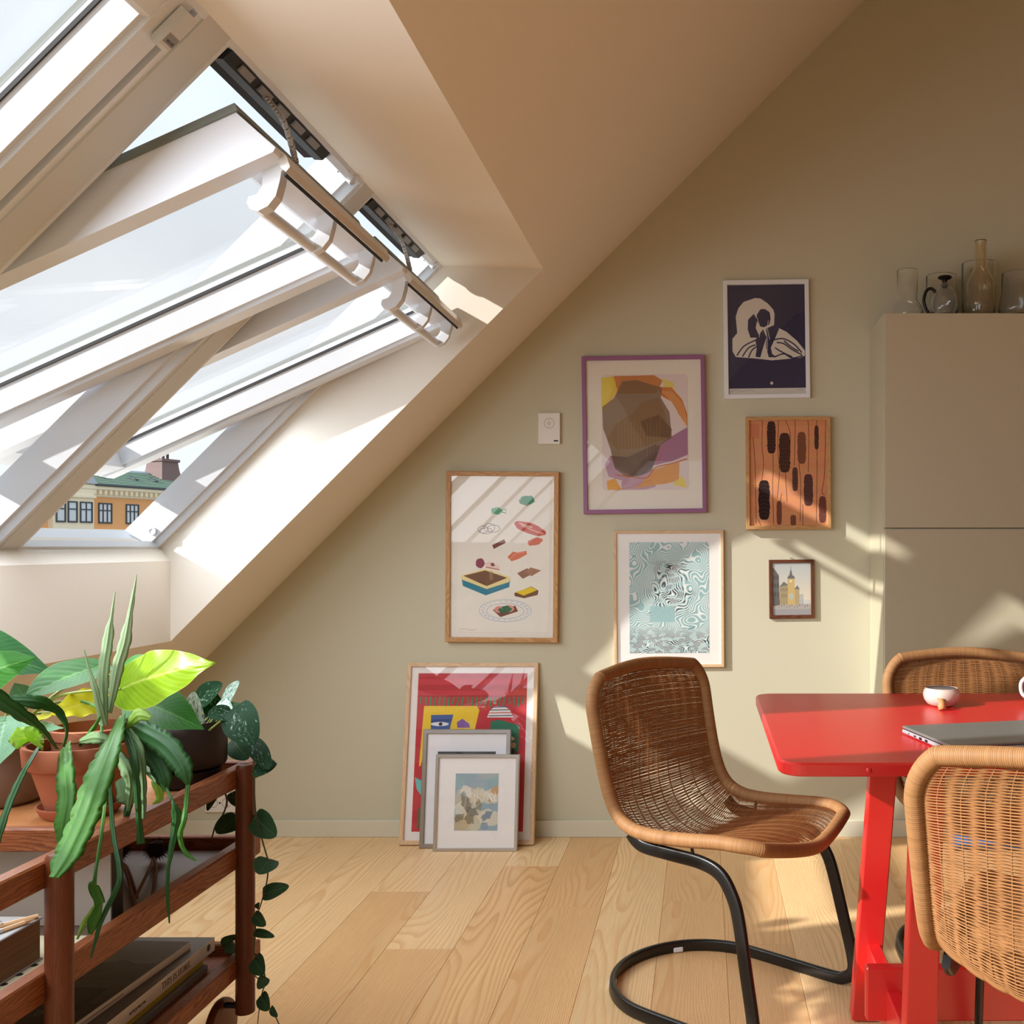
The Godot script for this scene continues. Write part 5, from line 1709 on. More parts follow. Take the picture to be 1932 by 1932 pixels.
func glassware() -> void:
	var y := 2.0
	vessel("clear glass carafe with a wide base and straight neck, nearest the cabinet's outer corner", Vector3(0.772, y, -3.69), [[0, 0], [0.055, 0.0], [0.060, 0.006], [0.060, 0.03], [0.052, 0.052], [0.040, 0.066], [0.036, 0.078], [0.038, 0.12], [0.039, 0.186]], 0.0025, M.clear, 0, "carafe", "carafe")
	var j := vessel("round glass jug with black stopper and black handle", Vector3(0.905, y, -3.66), [[0, 0], [0.034, 0.0], [0.045, 0.012], [0.051, 0.04], [0.050, 0.066], [0.040, 0.096], [0.026, 0.112], [0.017, 0.119], [0.015, 0.13]], 0.0025, M.clear, 0, "glass_jug", "jug")
	var b := MB.new()
	b.lathe(PackedVector2Array([Vector2(0, 0.112), Vector2(0.008, 0.112), Vector2(0.010, 0.118), Vector2(0.010, 0.142), Vector2(0.022, 0.147), Vector2(0.026, 0.151), Vector2(0.024, 0.155), Vector2(0.012, 0.158), Vector2(0, 0.158)]), 28)
	put("stopper", b, M.rubber, j)
	b = MB.new()
	b.tube(curve([Vector3(-0.036, 0.094, 0.01), Vector3(-0.052, 0.108, 0.01), Vector3(-0.070, 0.100, 0.01), Vector3(-0.080, 0.068, 0.01), Vector3(-0.074, 0.036, 0.01), Vector3(-0.058, 0.014, 0.01), Vector3(-0.044, 0.016, 0.01)], 6), 0.006, 10)
	put("handle", b, M.rubber, j)
	vessel("tall straight clear glass cylinder behind the stoppered jug", Vector3(0.926, y, -3.80), [[0, 0], [0.056, 0.0], [0.058, 0.004], [0.058, 0.10], [0.058, 0.195]], 0.0025, M.clear, 0, "glass_cylinder", "vase")
	vessel("tall amber glass bottle with a slim neck and fluted body", Vector3(1.042, y, -3.67), [[0, 0], [0.050, 0.0, 1], [0.054, 0.005, 1], [0.0545, 0.06, 1], [0.0545, 0.12, 1], [0.050, 0.140, 1], [0.036, 0.168], [0.026, 0.188], [0.0225, 0.21], [0.0215, 0.24], [0.021, 0.288], [0.0225, 0.292]], 0.0028, M.amber, 22, "bottle", "bottle")
	vessel("wide clear glass vase standing behind the amber bottle", Vector3(1.075, y, -3.81), [[0, 0], [0.056, 0.0], [0.060, 0.006], [0.064, 0.12], [0.066, 0.246]], 0.003, M.clear, 0, "glass_vase", "vase")
	vessel("rounded smoky glass vase beside the amber bottle", Vector3(1.185, y, -3.68), [[0, 0], [0.052, 0.0], [0.066, 0.012], [0.072, 0.04], [0.066, 0.075], [0.060, 0.10], [0.060, 0.172]], 0.003, M.smoke, 0, "glass_vase", "vase")

func table_things() -> void:
	# pebble speaker with its leather loop
	var o := thing("portable_speaker", "small round pale portable speaker with a tan leather loop", "speaker", Vector3(0.628, 0.730, -2.575))
	var pale := mat(s8(214, 196, 184), 0.5)
	var b := MB.new()
	b.lathe(PackedVector2Array([Vector2(0, 0.001), Vector2(0.024, 0.001), Vector2(0.036, 0.006), Vector2(0.045, 0.018), Vector2(0.048, 0.030), Vector2(0.046, 0.041), Vector2(0.041, 0.048), Vector2(0.039, 0.047)]), 48)
	put("body", b, pale, o)
	b = MB.new()
	b.lathe(PackedVector2Array([Vector2(0.040, 0.0468), Vector2(0.02, 0.0485), Vector2(0, 0.049)]), 40)
	var gr := put("grille", b, mat(s8(128, 118, 114), 0.6), o)
	b = MB.new()
	for i in range(-6, 7):
		for k in range(-6, 7):
			var p := Vector2(i + 0.5 * (k % 2), k * 0.87) * 0.0055
			if p.length() < 0.036:
				b.lathe(PackedVector2Array([Vector2(0.0014, 0.0), Vector2(0, 0.0004)]), 6, Transform3D(Basis(), Vector3(p.x, 0.0489 - p.length_squared() * 1.3, p.y)))
	var holes := put("grille_holes", b, M.rubber, gr)
	holes.set_meta("kind", "stuff")
	b = MB.new()
	var strap := curve([Vector3(-0.012, 0.024, 0.043), Vector3(-0.014, 0.027, 0.060), Vector3(-0.016, 0.020, 0.074), Vector3(-0.016, 0.006, 0.078), Vector3(-0.014, 0.003, 0.066), Vector3(-0.012, 0.010, 0.045)], 6)
	b.sweep(strap, PackedVector2Array([Vector2(-0.009, -0.001), Vector2(0.009, -0.001), Vector2(0.009, 0.001), Vector2(-0.009, 0.001)]), false, Vector3(0.05, 1, 0.6))
	put("strap", b, mat(s8(206, 146, 92), 0.6), o)
	# closed laptop lying askew
	o = thing("laptop", "closed silver grey laptop lying on the red table", "laptop", Vector3(0.445, 0.730, -2.187))
	o.rotation_degrees.y = 13.5
	var alu := mat(s8(150, 152, 148), 0.38, 0.55)
	var alu2 := mat(s8(186, 188, 194), 0.4, 0.4)
	b = MB.new()
	b.slab(Vector3(0, 0.003, 0), Vector3(0.325, 0.0125, 0.225), 0.0025)
	put("base", b, alu2, o)
	b = MB.new()
	b.slab(Vector3(0.0005, 0.0136, 0.0005), Vector3(0.3245, 0.0195, 0.2245), 0.002)
	put("lid", b, alu, o)
	b = MB.new()
	b.slab(Vector3(0.02, 0.0005, 0.02), Vector3(0.30, 0.0032, 0.205), 0.001)
	put("foot_plate", b, M.rubber, o)
	b = MB.new()
	b.slab(Vector3(0.002, 0.0118, 0.002), Vector3(0.322, 0.0142, 0.222))
	put("hinge_gap", b, M.rubber, o)
	for q in [[0.036, 0.003, 0.003], [0.066, 0.010, 0.0032], [0.093, 0.012, 0.005], [0.120, 0.012, 0.005]]:
		b = MB.new()
		b.slab(Vector3(-0.0006, 0.0078 - q[2] * 0.5, q[0] - q[1] * 0.5), Vector3(0.004, 0.0078 + q[2] * 0.5, q[0] + q[1] * 0.5))
		put("port", b, M.rubber, o)
	# white mug, of which the handle shows
	o = thing("mug", "white mug on the red table, showing only its handle at the picture's edge", "mug", Vector3(0.900, 0.730, -2.56))
	var china := mat(s8(232, 234, 236), 0.2)
	b = MB.new()
	b.lathe(PackedVector2Array([Vector2(0, 0.002), Vector2(0.030, 0.002), Vector2(0.034, 0.006), Vector2(0.040, 0.04), Vector2(0.041, 0.088), Vector2(0.0395, 0.09), Vector2(0.038, 0.088), Vector2(0.036, 0.04), Vector2(0.03, 0.010), Vector2(0, 0.008)]), 36)
	put("cup", b, china, o)
	b = MB.new()
	b.tube(curve([Vector3(-0.037, 0.074, 0), Vector3(-0.052, 0.078, 0), Vector3(-0.068, 0.062, 0), Vector3(-0.066, 0.036, 0), Vector3(-0.050, 0.022, 0), Vector3(-0.037, 0.026, 0)], 6), 0.0045, 10)
	put("handle", b, china, o)

func wall_fittings() -> void:
	var o := thing("control_panel", "small white wall control panel with a round button ring", "control panel", Vector3(-0.604, 1.614, -3.882))
	var white := mat(s8(236, 232, 224), 0.45)
	var ink := mat(s8(120, 112, 104), 0.6)
	var b := MB.new()
	b.slab(Vector3(-0.043, -0.0615, 0), Vector3(0.043, 0.0615, 0.014), 0.002)
	put("body", b, white, o)
	for r in [0.0195, 0.006]:
		var q := PackedVector3Array()
		for i in 33:
			q.append(Vector3(r * cos(TAU * i / 32), 0.020 + r * sin(TAU * i / 32), 0.0142))
		b = MB.new()
		b.tube(q, 0.0006, 6)
		put("button_ring", b, ink, o)
	for y in [0.0330, 0.0200, 0.0075]:
		b = MB.new()
		b.lathe(PackedVector2Array([Vector2(0.0014, 0), Vector2(0, 0.0004)]), 10, Transform3D(Basis(Vector3(1, 0, 0), Vector3(0, 0, 1), Vector3(0, -1, 0)), Vector3(0, y, 0.0141)))
		put("button_dot", b, ink, o)
	b = MB.new()
	b.slab(Vector3(0.018, -0.0525, 0.0138), Vector3(0.0355, -0.0465, 0.0145))
	put("badge", b, M.rubber, o)
	o = thing("wall_socket", "white double wall socket above the baseboard behind the trolley", "socket", Vector3(-1.905, 0.135, -3.882))
	b = MB.new()
	b.slab(Vector3(-0.06, -0.038, 0), Vector3(0.06, 0.038, 0.011), 0.003)
	put("plate", b, white, o)
	for x in [-0.027, 0.027]:
		b = MB.new()
		b.lathe(PackedVector2Array([Vector2(0.019, 0.0113), Vector2(0.018, 0.0116), Vector2(0.017, 0.0113)]), 28, Transform3D(Basis(Vector3(1, 0, 0), Vector3(0, 0, 1), Vector3(0, -1, 0)), Vector3(x, 0, 0)))
		var s := put("outlet", b, M.grey, o)
		b = MB.new()
		for p in [[0.0, 0.010], [0.0, -0.010], [0.0, 0.0]]:
			b.lathe(PackedVector2Array([Vector2(0.003, 0), Vector2(0, 0.0002)]), 12, Transform3D(Basis(Vector3(1, 0, 0), Vector3(0, 0, 1), Vector3(0, -1, 0)), Vector3(x + p[0] + signf(x) * 0.004, p[1], 0.0112)))
		put("pin_holes", b, M.rubber, s)
	b = MB.new()
	b.lathe(PackedVector2Array([Vector2(0.005, 0), Vector2(0, 0.0004)]), 4, Transform3D(Basis(Vector3(1, 0, 0), Vector3(0, 0, 1), Vector3(0, -1, 0)), Vector3(0, 0, 0.0112)))
	put("screw", b, M.rubber, o)

func text(o: Node, t: String, size: float, at: Transform3D, m: Material, font := "Droid Sans", called := "lettering") -> void:
	var x := TextMesh.new()
	var f := SystemFont.new()
	f.font_names = PackedStringArray([font])
	x.font = f
	x.text = t
	x.font_size = 32
	x.pixel_size = size / 32.0
	x.depth = 0.0004
	x.horizontal_alignment = HORIZONTAL_ALIGNMENT_LEFT
	var i := put(called, x, m, o)
	i.transform = at

# a book lying flat; x0..x1 across, z0..z1 along; spine on the +x side
func book(label: String, at: Vector3, turn: float, size: Vector3, cover: Material, spine: Material, group := "") -> Node3D:
	var o := thing("book", label, "book", at, group)
	o.rotation_degrees.y = turn
	var h := size * 0.5
	var b := MB.new()
	b.slab(Vector3(-h.x + 0.003, 0.002, -h.z + 0.003), Vector3(h.x - 0.002, size.y - 0.002, h.z - 0.003))
	put("pages", b, M.paper, o)
	b = MB.new()
	b.slab(Vector3(-h.x, size.y - 0.002, -h.z), Vector3(h.x, size.y, h.z), 0.0006)
	b.slab(Vector3(-h.x, 0, -h.z), Vector3(h.x, 0.002, h.z), 0.0006)
	put("cover", b, cover, o)
	b = MB.new()
	b.slab(Vector3(h.x - 0.0022, 0.0003, -h.z), Vector3(h.x + 0.0004, size.y - 0.0003, h.z), 0.0005)
	put("spine", b, spine, o)
	return o

func trolley_things() -> void:
	var roll := thing("rolled_mat", "bright blue roll on the floor under the hanging cabinet, glimpsed through the woven chair back", "mat", Vector3(1.30, 0.032, -3.70))
	var spiral := PackedVector2Array()
	for i in 61:
		var a := TAU * 2.5 * i / 60.0
		spiral.append(Vector2(cos(a), sin(a)) * lerpf(0.032, 0.010, i / 60.0))
	for i in 61:
		var a := TAU * 2.5 * (60 - i) / 60.0
		spiral.append(Vector2(cos(a), sin(a)) * (lerpf(0.032, 0.010, (60 - i) / 60.0) - 0.006))
	var rm := MB.new()
	rm.prism(spiral, -0.36, 0.36, Transform3D(Basis(Vector3(0, 0, 1), Vector3(0, 1, 0), Vector3(-1, 0, 0)), Vector3.ZERO))
	put("roll", rm, mat(s8(58, 122, 206), 0.7), roll)
	# storage box and dried seed heads on the middle shelf
	var o := thing("file_box", "slim light grey file box standing upright on the trolley's middle shelf", "box", Vector3(-1.30, 0.440, -1.845))
	var board := mat(s8(178, 168, 158), 0.8)
	var b := MB.new()
	b.slab(Vector3(-0.16, 0, -0.018), Vector3(0.198, 0.158, 0.016), 0.002)
	put("body", b, board, o)
	b = MB.new()
	b.slab(Vector3(0.122, 0.002, 0.0155), Vector3(0.1235, 0.156, 0.0166))
	put("seam", b, mat(s8(90, 82, 76), 0.8), o)
	b = MB.new()
	b.slab(Vector3(0.1975, 0.001, -0.0185), Vector3(0.1995, 0.1585, 0.0165), 0.0005)
	put("edge_binding", b, mat(s8(58, 52, 48), 0.8), o)
	for q in [[Vector3(-1.305 + 0.0, 0.470, -2.19), Vector3(-1.10, 0.447, -1.90), Vector3(-1.13, 0.447, -1.96), "dried brown seed head lying behind the grey file box, nearest the standing file box"], [Vector3(-1.225, 0.470, -2.20), Vector3(-1.085, 0.447, -1.93), Vector3(-1.12, 0.450, -1.93), "dried brown seed head with a forked stem lying near the trolley corner post"]]:
		o = thing("dried_seed_head", q[3], "dried flower", q[0], "dried seed heads on the middle shelf")
		b = MB.new()
		b.lathe(PackedVector2Array([Vector2(0, -0.020), Vector2(0.014, -0.015), Vector2(0.019, 0), Vector2(0.014, 0.015), Vector2(0, 0.020)]), 16)
		var husk := mat(s8(56, 36, 28), 0.9)
		put("head", b, husk, o)
		b = MB.new()
		for i in 220:
			var t := acos(1.0 - 2.0 * (i + 0.5) / 220.0)
			var a := i * 2.39996
			var d := Vector3(sin(t) * cos(a), cos(t), sin(t) * sin(a))
			var l := rng.randf_range(0.024, 0.034)
			var c := d.cross(Vector3.UP if absf(d.y) < 0.9 else Vector3.RIGHT).normalized() * 0.0009
			var e := d.cross(c).normalized() * 0.0009
			var tip := d * l + Vector3(rng.randf() - 0.5, -0.3, rng.randf() - 0.5) * 0.005
			b.smooth(false)
			b.tri(d * 0.016 + c, d * 0.016 - c, tip)
			b.tri(d * 0.016 + e, d * 0.016 - e, tip)
		var sp_ := put("bristles", b, husk, o)
		sp_.set_meta("kind", "stuff")
		for k in 2:
			var e: Vector3 = q[1 + k] - q[0]
			b = MB.new()
			b.tube(curve([Vector3(0, -0.014, 0.012), e * 0.4 + Vector3(0.004, 0.0, 0), e], 6), 0.0032, 7)
			put("stem", b, mat(s8(120, 92, 72), 0.8), o)
	# thick grey book, sheet under it, pencils on it
	var dots := Canvas.new(150, 200, s8(168, 166, 164))
	for r in 9:
		for c in 12:
			if (r * 5 + c * 3) % 7 < 5:
				dots.rect(22 + c * 9 + r % 2 * 4, 14 + r * 7, 5, 2.4, s8(70, 68, 70))
	o = thing("paper_sheet", "cream sheet printed with dark spots lying under the thick grey book", "paper", Vector3(-1.255, 0.441, -1.62))
	b = MB.new()
	b.slab(Vector3(-0.15, 0, -0.155), Vector3(0.150, 0.004, 0.145), 0.0008)
	put("sheet", b, mat(s8(222, 216, 184), 0.8), o)
	for i in 7:
		b = MB.new()
		b.lathe(PackedVector2Array([Vector2(0.006, 0.0001), Vector2(0, 0.0004)]), 14, Transform3D(Basis(), Vector3(0.132, 0.0041, -0.10 + i * 0.036)))
		put("printed_spot", b, M.rubber, o)
	var gc := mat(s8(150, 148, 148), 0.6)
	o = thing("book", "very thick grey book with a dotted cover and pencils on top", "book", Vector3(-1.245, 0.445, -1.53))
	b = MB.new()
	b.slab(Vector3(-0.118, 0.003, -0.140), Vector3(0.117, 0.069, 0.14))
	var pg := mat(s8(150, 118, 86), 0.9)
	var lt := FastNoiseLite.new()
	lt.seed = 3
	lt.frequency = 0.9
	var pim := Image.create(16, 256, false, Image.FORMAT_RGB8)
	for y in 256:
		var t := lt.get_noise_1d(y * 3.0) * 0.5 + 0.5
		for x in 16:
			pim.set_pixel(x, y, s8(96, 70, 50).lerp(s8(180, 146, 110), t))
	pg.albedo_color = Color.WHITE
	pg.albedo_texture = ImageTexture.create_from_image(pim)
	pg.uv1_triplanar = true
	pg.uv1_scale = Vector3(8, 14.5, 8)
	put("pages", b, pg, o)
	b = MB.new()
	b.slab(Vector3(-0.122, 0, -0.144), Vector3(0.120, 0.003, 0.144), 0.001)
	b.slab(Vector3(-0.122, 0.069, -0.144), Vector3(0.120, 0.0725, 0.144), 0.001)
	put("cover", b, gc, o)
	b = MB.new()
	b.smooth(false)
	b.quad(Vector3(-0.12, 0.0728, 0.142), Vector3(0.118, 0.0728, 0.142), Vector3(0.118, 0.0728, -0.142), Vector3(-0.12, 0.0728, -0.142), Vector2(0, 1), Vector2(1, 1), Vector2(1, 0), Vector2(0, 0))
	put("cover_print", b, print_mat(dots.tex(), 0.6), o)
	var bare := mat(s8(222, 182, 138), 0.6)
	for q in [[Vector3(-1.128, 0.5217, -1.665), Vector3(-1.218, 0.5217, -1.545), 0, "short blunt natural wood pencil with dark lettering on the grey book"], [Vector3(-1.122, 0.5217, -1.655), Vector3(-1.190, 0.5217, -1.49), 1, "sharpened natural wood pencil with a silver band on the grey book"]]:
		var far: Vector3 = q[0]
		var d: Vector3 = q[1] - far
		o = thing("pencil", q[3], "pencil", far, "pencils on the grey book")
		var dir := d.normalized()
		b = MB.new()
		var sec := PackedVector2Array()
		for i in 6:
			sec.append(Vector2(cos(TAU * i / 6), sin(TAU * i / 6)) * 0.0037)
		if q[2] == 0:
			b.sweep(PackedVector3Array([Vector3.ZERO, d]), sec, false, Vector3.UP, PackedFloat32Array(), false)
		else:
			b.sweep(PackedVector3Array([dir * 0.022, d]), sec, false, Vector3.UP, PackedFloat32Array(), false)
		put("shaft", b, bare, o)
		if q[2] == 0:
			var side := Vector3.UP.cross(dir).normalized()
			text(o, "IKEA", 0.0065, Transform3D(Basis(-dir, Vector3.UP.cross(-dir) * 1.0, Vector3.UP), dir * 0.064 + Vector3(0, 0.0036, 0) + Vector3.UP.cross(dir) * 0.002), M.rubber)
		else:
			b = MB.new()
			b.sweep(PackedVector3Array([Vector3.ZERO, dir * 0.005, dir * 0.022]), sec, false, Vector3.UP, PackedFloat32Array([0.05, 0.28, 1.0]), false)
			put("point", b, mat(s8(196, 150, 104), 0.7), o)
			b = MB.new()
			b.sweep(PackedVector3Array([Vector3.ZERO, dir * 0.005]), sec, false, Vector3.UP, PackedFloat32Array([0.06, 0.3]), false)
			put("lead", b, M.rubber, o)
			b = MB.new()
			b.tube(PackedVector3Array([dir * 0.058, dir * 0.082]), 0.0040, 14)
			put("band", b, mat(s8(214, 212, 206), 0.4, 0.4), o)
	# books on the bottom shelf
	var pile := "books stacked on the bottom shelf"
	var dark := mat(s8(60, 52, 48), 0.35)
	book("slim dark grey book at the bottom of the shelf stack", Vector3(-1.235, 0.193, -1.975), 0, Vector3(0.245, 0.016, 0.46), mat(s8(128, 126, 128), 0.5), mat(s8(150, 150, 154), 0.5), pile)
	book("yellow spined book under the white spined one", Vector3(-1.245, 0.2092, -1.985), 0, Vector3(0.245, 0.017, 0.44), mat(s8(206, 190, 60), 0.5), mat(s8(206, 188, 50), 0.5), pile)
	o = book("white spined interior design book with serif lettering on its spine", Vector3(-1.240, 0.2264, -1.990), 0, Vector3(0.252, 0.030, 0.50), mat(s8(110, 104, 98), 0.4), mat(s8(232, 228, 220), 0.5), pile)
	var ink := mat(s8(84, 66, 48), 0.7)
	var face := Basis(Vector3(0, 0, -1), Vector3(0, 1, 0), Vector3(1, 0, 0))
	text(o, "THIS IS HOME", 0.0165, Transform3D(face, Vector3(0.1268, 0.0155, -0.03)), ink, "Droid Serif")
	text(o, "NATALIE WALTON", 0.007, Transform3D(face, Vector3(0.1268, 0.013, 0.085)), ink, "Droid Sans")
	b = MB.new()
	b.lathe(PackedVector2Array([Vector2(0.008, 0), Vector2(0, 0.0004)]), 20, Transform3D(Basis(Vector3(0, 1, 0), Vector3(1, 0, 0), Vector3(0, 0, -1)), Vector3(0.1265, 0.017, -0.222)))
	put("publisher_mark", b, ink, o)
	var art := Canvas.new(180, 260, s8(64, 56, 52))
	art.rect(0, 0, 180, 70, s8(92, 84, 78))
	art.rect(20, 20, 60, 40, s8(44, 34, 28))
	art.poly([[30, 90], [120, 60], [150, 74], [60, 120]], s8(34, 24, 20))
	art.rect(0, 120, 180, 60, s8(78, 70, 66))
	art.rect(60, 140, 100, 56, s8(36, 28, 26))
	art.oval(60, 110, 26, 12, s8(32, 24, 22))
	for i in 8:
		art.line([[80, 150 + i * 5], [150, 148 + i * 5]], 1.0, s8(104, 96, 88))
	art.poly([[20, 180], [44, 170], [50, 200], [26, 206]], s8(140, 128, 116))
	for i in 4:
		art.oval(70 + i * 20, 206, 5, 6, s8(120, 114, 108))
		art.oval(70 + i * 20, 206, 3.4, 4.4, s8(64, 56, 52))
	o = book("dark photograph covered book on top of the shelf stack", Vector3(-1.262, 0.2566, -1.965), -2.5, Vector3(0.235, 0.016, 0.43), dark, mat(s8(214, 210, 204), 0.5), pile)
	b = MB.new()
	b.smooth(false)
	b.quad(Vector3(-0.117, 0.0163, 0.214), Vector3(0.112, 0.0163, 0.214), Vector3(0.112, 0.0163, -0.214), Vector3(-0.117, 0.0163, -0.214), Vector2(0, 1), Vector2(1, 1), Vector2(1, 0), Vector2(0, 0))
	put("cover_photo", b, print_mat(art.tex(), 0.35), o)
	text(o, "ARK", 0.006, Transform3D(face, Vector3(0.1182, 0.006, 0.205)), M.rubber)
	b = MB.new()
	b.slab(Vector3(0.1176, 0.007, 0.02), Vector3(0.1182, 0.0082, 0.16))
	put("spine_rule", b, M.rubber, o)

# ---------------------------------------------------------------- across the street
func outside() -> void:
	var o := thing("brick_house", "orange brick town house with green tiled roof seen through the open roof window", "building", Vector3(-34.7, -12.0, -62.7))
	# local axes: x away along the street, z out of the facade towards us
	o.basis = Basis(Vector3(0.304, 0, -0.953), Vector3.UP, Vector3(0.953, 0, 0.304))
	var brick := mat(s8(238, 176, 118), 0.9)
	var stone := mat(s8(246, 234, 204), 0.85)
	var frame := mat(s8(70, 78, 82), 0.6)
	var pane := mat(s8(206, 214, 220), 0.12, 0.0, 0.8)
	var green := mat(s8(156, 182, 164), 0.85)
	var lead := mat(s8(186, 194, 204), 0.6)
	var copper := mat(s8(122, 98, 94), 0.7)
	var gy := 12.0                                 # the eye line lies 13.15 m above the street
	var b := MB.new()
	b.slab(Vector3(-14, 0, -9), Vector3(6, 4.15 + gy, 0))
	put("wall", b, brick, o)
	b = MB.new()
	b.slab(Vector3(-14, 1.86 + gy, -0.2), Vector3(6, 2.16 + gy, 0.16), 0.02)
	put("string_course", b, stone, o)
	b = MB.new()
	b.prism(PackedVector2Array([Vector2(0, 4.05 + gy), Vector2(0.14, 4.1 + gy), Vector2(0.16, 4.36 + gy), Vector2(0.46, 4.52 + gy), Vector2(0.46, 4.74 + gy), Vector2(0, 4.74 + gy)]), -6, 14, Transform3D(Basis(Vector3(0, 0, 1), Vector3.UP, Vector3(-1, 0, 0)), Vector3.ZERO))
	put("cornice", b, stone, o)
	for i in 26:
		b = MB.new()
		b.slab(Vector3(-5.0 + i * 0.36, 4.22 + gy, 0.1), Vector3(-4.84 + i * 0.36, 4.50 + gy, 0.38))
		put("dentil", b, stone, o)
	# bay with paired windows, then single ones
	b = MB.new()
	b.slab(Vector3(-7.6, 0, -0.5), Vector3(-5.0, 4.8 + gy, 0.40), 0.03)
	var bay := put("bay", b, stone, o)
	b = MB.new()
	b.slab(Vector3(-7.65, 3.95 + gy, 0.3), Vector3(-4.95, 4.12 + gy, 0.52), 0.02)
	put("bay_moulding", b, stone, bay)
	for q in [[-7.15, 0.27, 1, 0.40], [-6.42, 0.27, 1, 0.40], [-5.55, 0.37, 2, 0.40], [-3.95, 0.43, 3, 0.0], [-2.05, 0.43, 3, 0.0], [-0.15, 0.43, 3, 0.0], [1.75, 0.43, 3, 0.0], [-8.75, 0.43, 3, 0.0], [-10.7, 0.43, 3, 0.0]]:
		var w := Node3D.new()
		w.name = "window"
		w.position = Vector3(q[0], 2.50 + gy, q[3])
		o.add_child(w, true)
		var x: float = q[1]
		b = MB.new()
		for s in [-1.0, 1.0]:
			b.slab(Vector3(s * x - 0.035, 0, -0.06), Vector3(s * x + 0.035, 1.22, 0.06))
		b.slab(Vector3(-x, 0, -0.06), Vector3(x, 0.09, 0.07))
		b.slab(Vector3(-x, 1.15, -0.06), Vector3(x, 1.23, 0.06))
		b.slab(Vector3(-x, 0.74, -0.05), Vector3(x, 0.81, 0.055))
		for k in range(1, q[2]):
			var mx := lerpf(-x, x, float(k) / q[2])
			b.slab(Vector3(mx - 0.028, 0, -0.05), Vector3(mx + 0.028, 1.18, 0.05))
		put("window_frame", b, frame, w)
		for k in q[2]:
			for r in 2:
				b = MB.new()
				b.slab(Vector3(lerpf(-x, x, float(k) / q[2]) + 0.05, 0.09 if r == 0 else 0.81, -0.01), Vector3(lerpf(-x, x, float(k + 1) / q[2]) - 0.05, 0.74 if r == 0 else 1.15, 0.02))
				put("pane", b, pane, w)
	# green roof in courses, lead ridge, roof lights
	var n := 11
	for i in n:
		b = MB.new()
		var a := float(i) / n
		var c := float(i + 1) / n
		b.prism(PackedVector2Array([Vector2(0.5 - 3.3 * a, 4.80 + 1.2 * a + gy), Vector2(0.5 - 3.3 * c, 4.74 + 1.2 * c + gy), Vector2(0.3 - 3.3 * c, 4.60 + 1.2 * c + gy), Vector2(0.3 - 3.3 * a, 4.60 + 1.2 * a + gy)]), -6, 5.3, Transform3D(Basis(Vector3(0, 0, 1), Vector3.UP, Vector3(-1, 0, 0)), Vector3.ZERO))
		put("roof_course", b, green, o)
	b = MB.new()
	b.slab(Vector3(-5.1, 5.84 + gy, -3.1), Vector3(1.9, 6.06 + gy, -2.7), 0.08)
	put("ridge", b, lead, o)
	b = MB.new()
	b.slab(Vector3(-5.0, 4.70 + gy, 0.40), Vector3(6.0, 4.82 + gy, 0.58), 0.03)
	put("gutter", b, frame, o)
	for x in [-3.2, -0.9, 0.6]:
		b = MB.new()
		b.box(Transform3D(Basis(Vector3.RIGHT, 0.35), Vector3(x, 5.42 + gy, -1.15)), Vector3(0.26, 0.12, 0.6), 0.02)
		put("roof_light", b, frame, o)
	b = MB.new()
	b.tube(curve([Vector3(1.9, 4.75 + gy, 0.5), Vector3(1.9, 4.4 + gy, 0.45), Vector3(1.85, 4.0 + gy, 0.12), Vector3(1.85, 2.5 + gy, 0.12), Vector3(1.85, gy, 0.12)], 5), 0.06, 8)
	put("downpipe", b, copper, o)
	b = MB.new()
	b.prism(PackedVector2Array([Vector2(-7.7, 4.8 + gy), Vector2(-4.9, 4.8 + gy), Vector2(-5.4, 5.5 + gy), Vector2(-7.2, 5.5 + gy)]), -3.0, 0.55)
	put("bay_roof", b, lead, o)
	# copper clad tower with its pots, and the tiled roof behind
	b = MB.new()
	b.smooth(false)
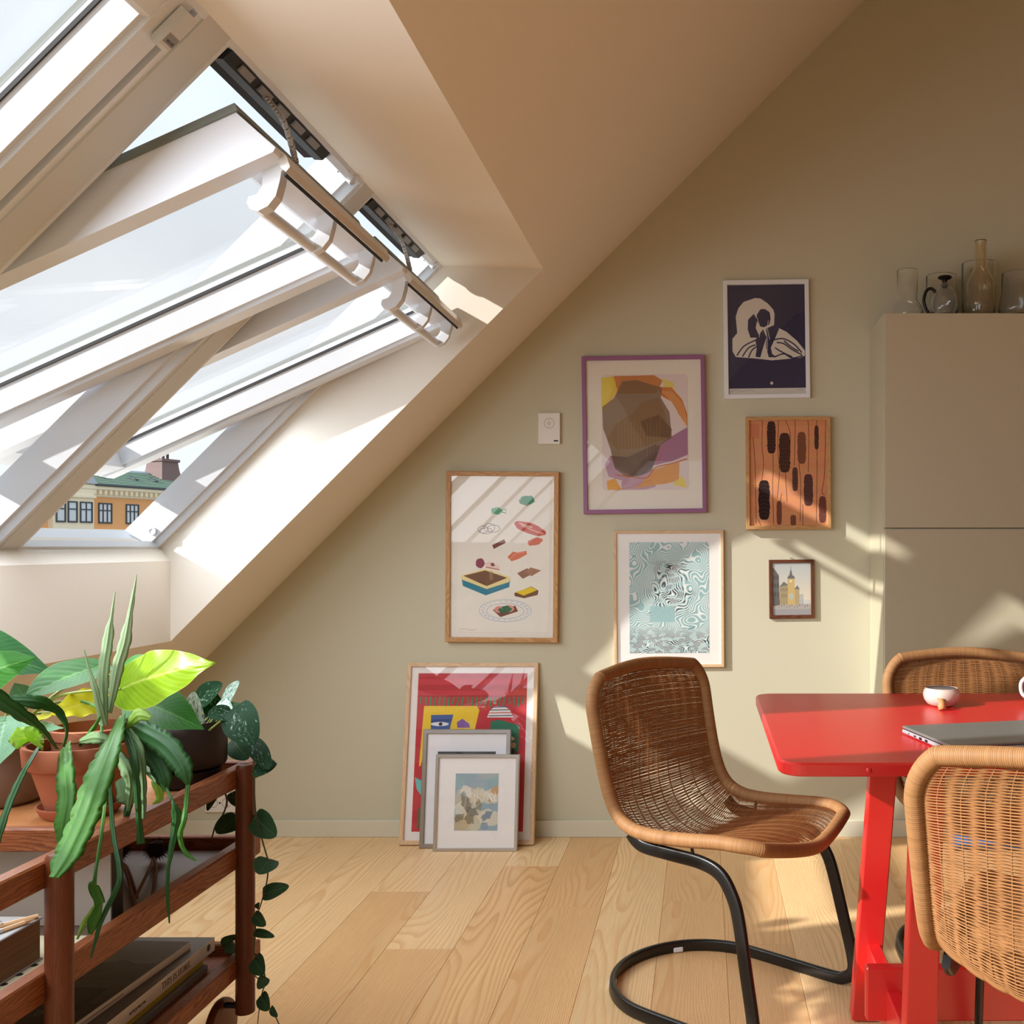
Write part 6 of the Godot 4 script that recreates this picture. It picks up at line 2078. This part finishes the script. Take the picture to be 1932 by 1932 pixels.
	var prof := [[1.15, 4.5], [0.94, 5.1], [0.80, 5.7], [0.70, 6.3], [0.65, 6.75], [0.74, 6.79], [0.74, 6.95], [0.6, 6.97]]
	for i in prof.size() - 1:
		for k in 4:
			var cs := [[1, 1], [-1, 1], [-1, -1], [1, -1]]
			var p0: Array = cs[k]
			var p1: Array = cs[(k + 1) % 4]
			var at := Vector3(2.5, gy, -2.4)
			b.quad(at + Vector3(p1[0] * prof[i][0], prof[i][1], p1[1] * prof[i][0]), at + Vector3(p0[0] * prof[i][0], prof[i][1], p0[1] * prof[i][0]), at + Vector3(p0[0] * prof[i + 1][0], prof[i + 1][1], p0[1] * prof[i + 1][0]), at + Vector3(p1[0] * prof[i + 1][0], prof[i + 1][1], p1[1] * prof[i + 1][0]))
	b.slab(Vector3(1.9, 6.9 + gy, -3.0), Vector3(3.1, 6.96 + gy, -1.8))
	var tw := put("tower", b, copper, o)
	for x in [2.2, 2.55, 2.9]:
		b = MB.new()
		b.tube(PackedVector3Array([Vector3(x, 6.9 + gy, -2.4), Vector3(x, 7.35 + gy, -2.4)]), 0.09, 10)
		put("chimney_pot", b, mat(s8(70, 64, 64), 0.8), tw)
	var h := thing("tiled_house", "orange tiled roof just showing behind the copper clad tower", "building", Vector3(-38.6, -12.0, -70.5))
	h.basis = Basis(Vector3(0.304, 0, -0.953), Vector3.UP, Vector3(0.953, 0, 0.304))
	b = MB.new()
	b.slab(Vector3(0, 0, -8), Vector3(12, 4.6 + gy, 0))
	put("wall", b, brick, h)
	b = MB.new()
	b.prism(PackedVector2Array([Vector2(0.4, 4.6 + gy), Vector2(-3.6, 6.5 + gy), Vector2(-8.4, 4.6 + gy)]), -12, 0, Transform3D(Basis(Vector3(0, 0, 1), Vector3.UP, Vector3(-1, 0, 0)), Vector3.ZERO))
	put("roof", b, mat(s8(226, 140, 96), 0.85), h)
	# the street below
	b = MB.new()
	b.slab(Vector3(-140, -12.4, -160), Vector3(60, -12.0, 60))
	var g := struct("ground", b, mat(s8(128, 124, 118), 0.9))
	g.set_meta("label", "grey street surface far below the windows")
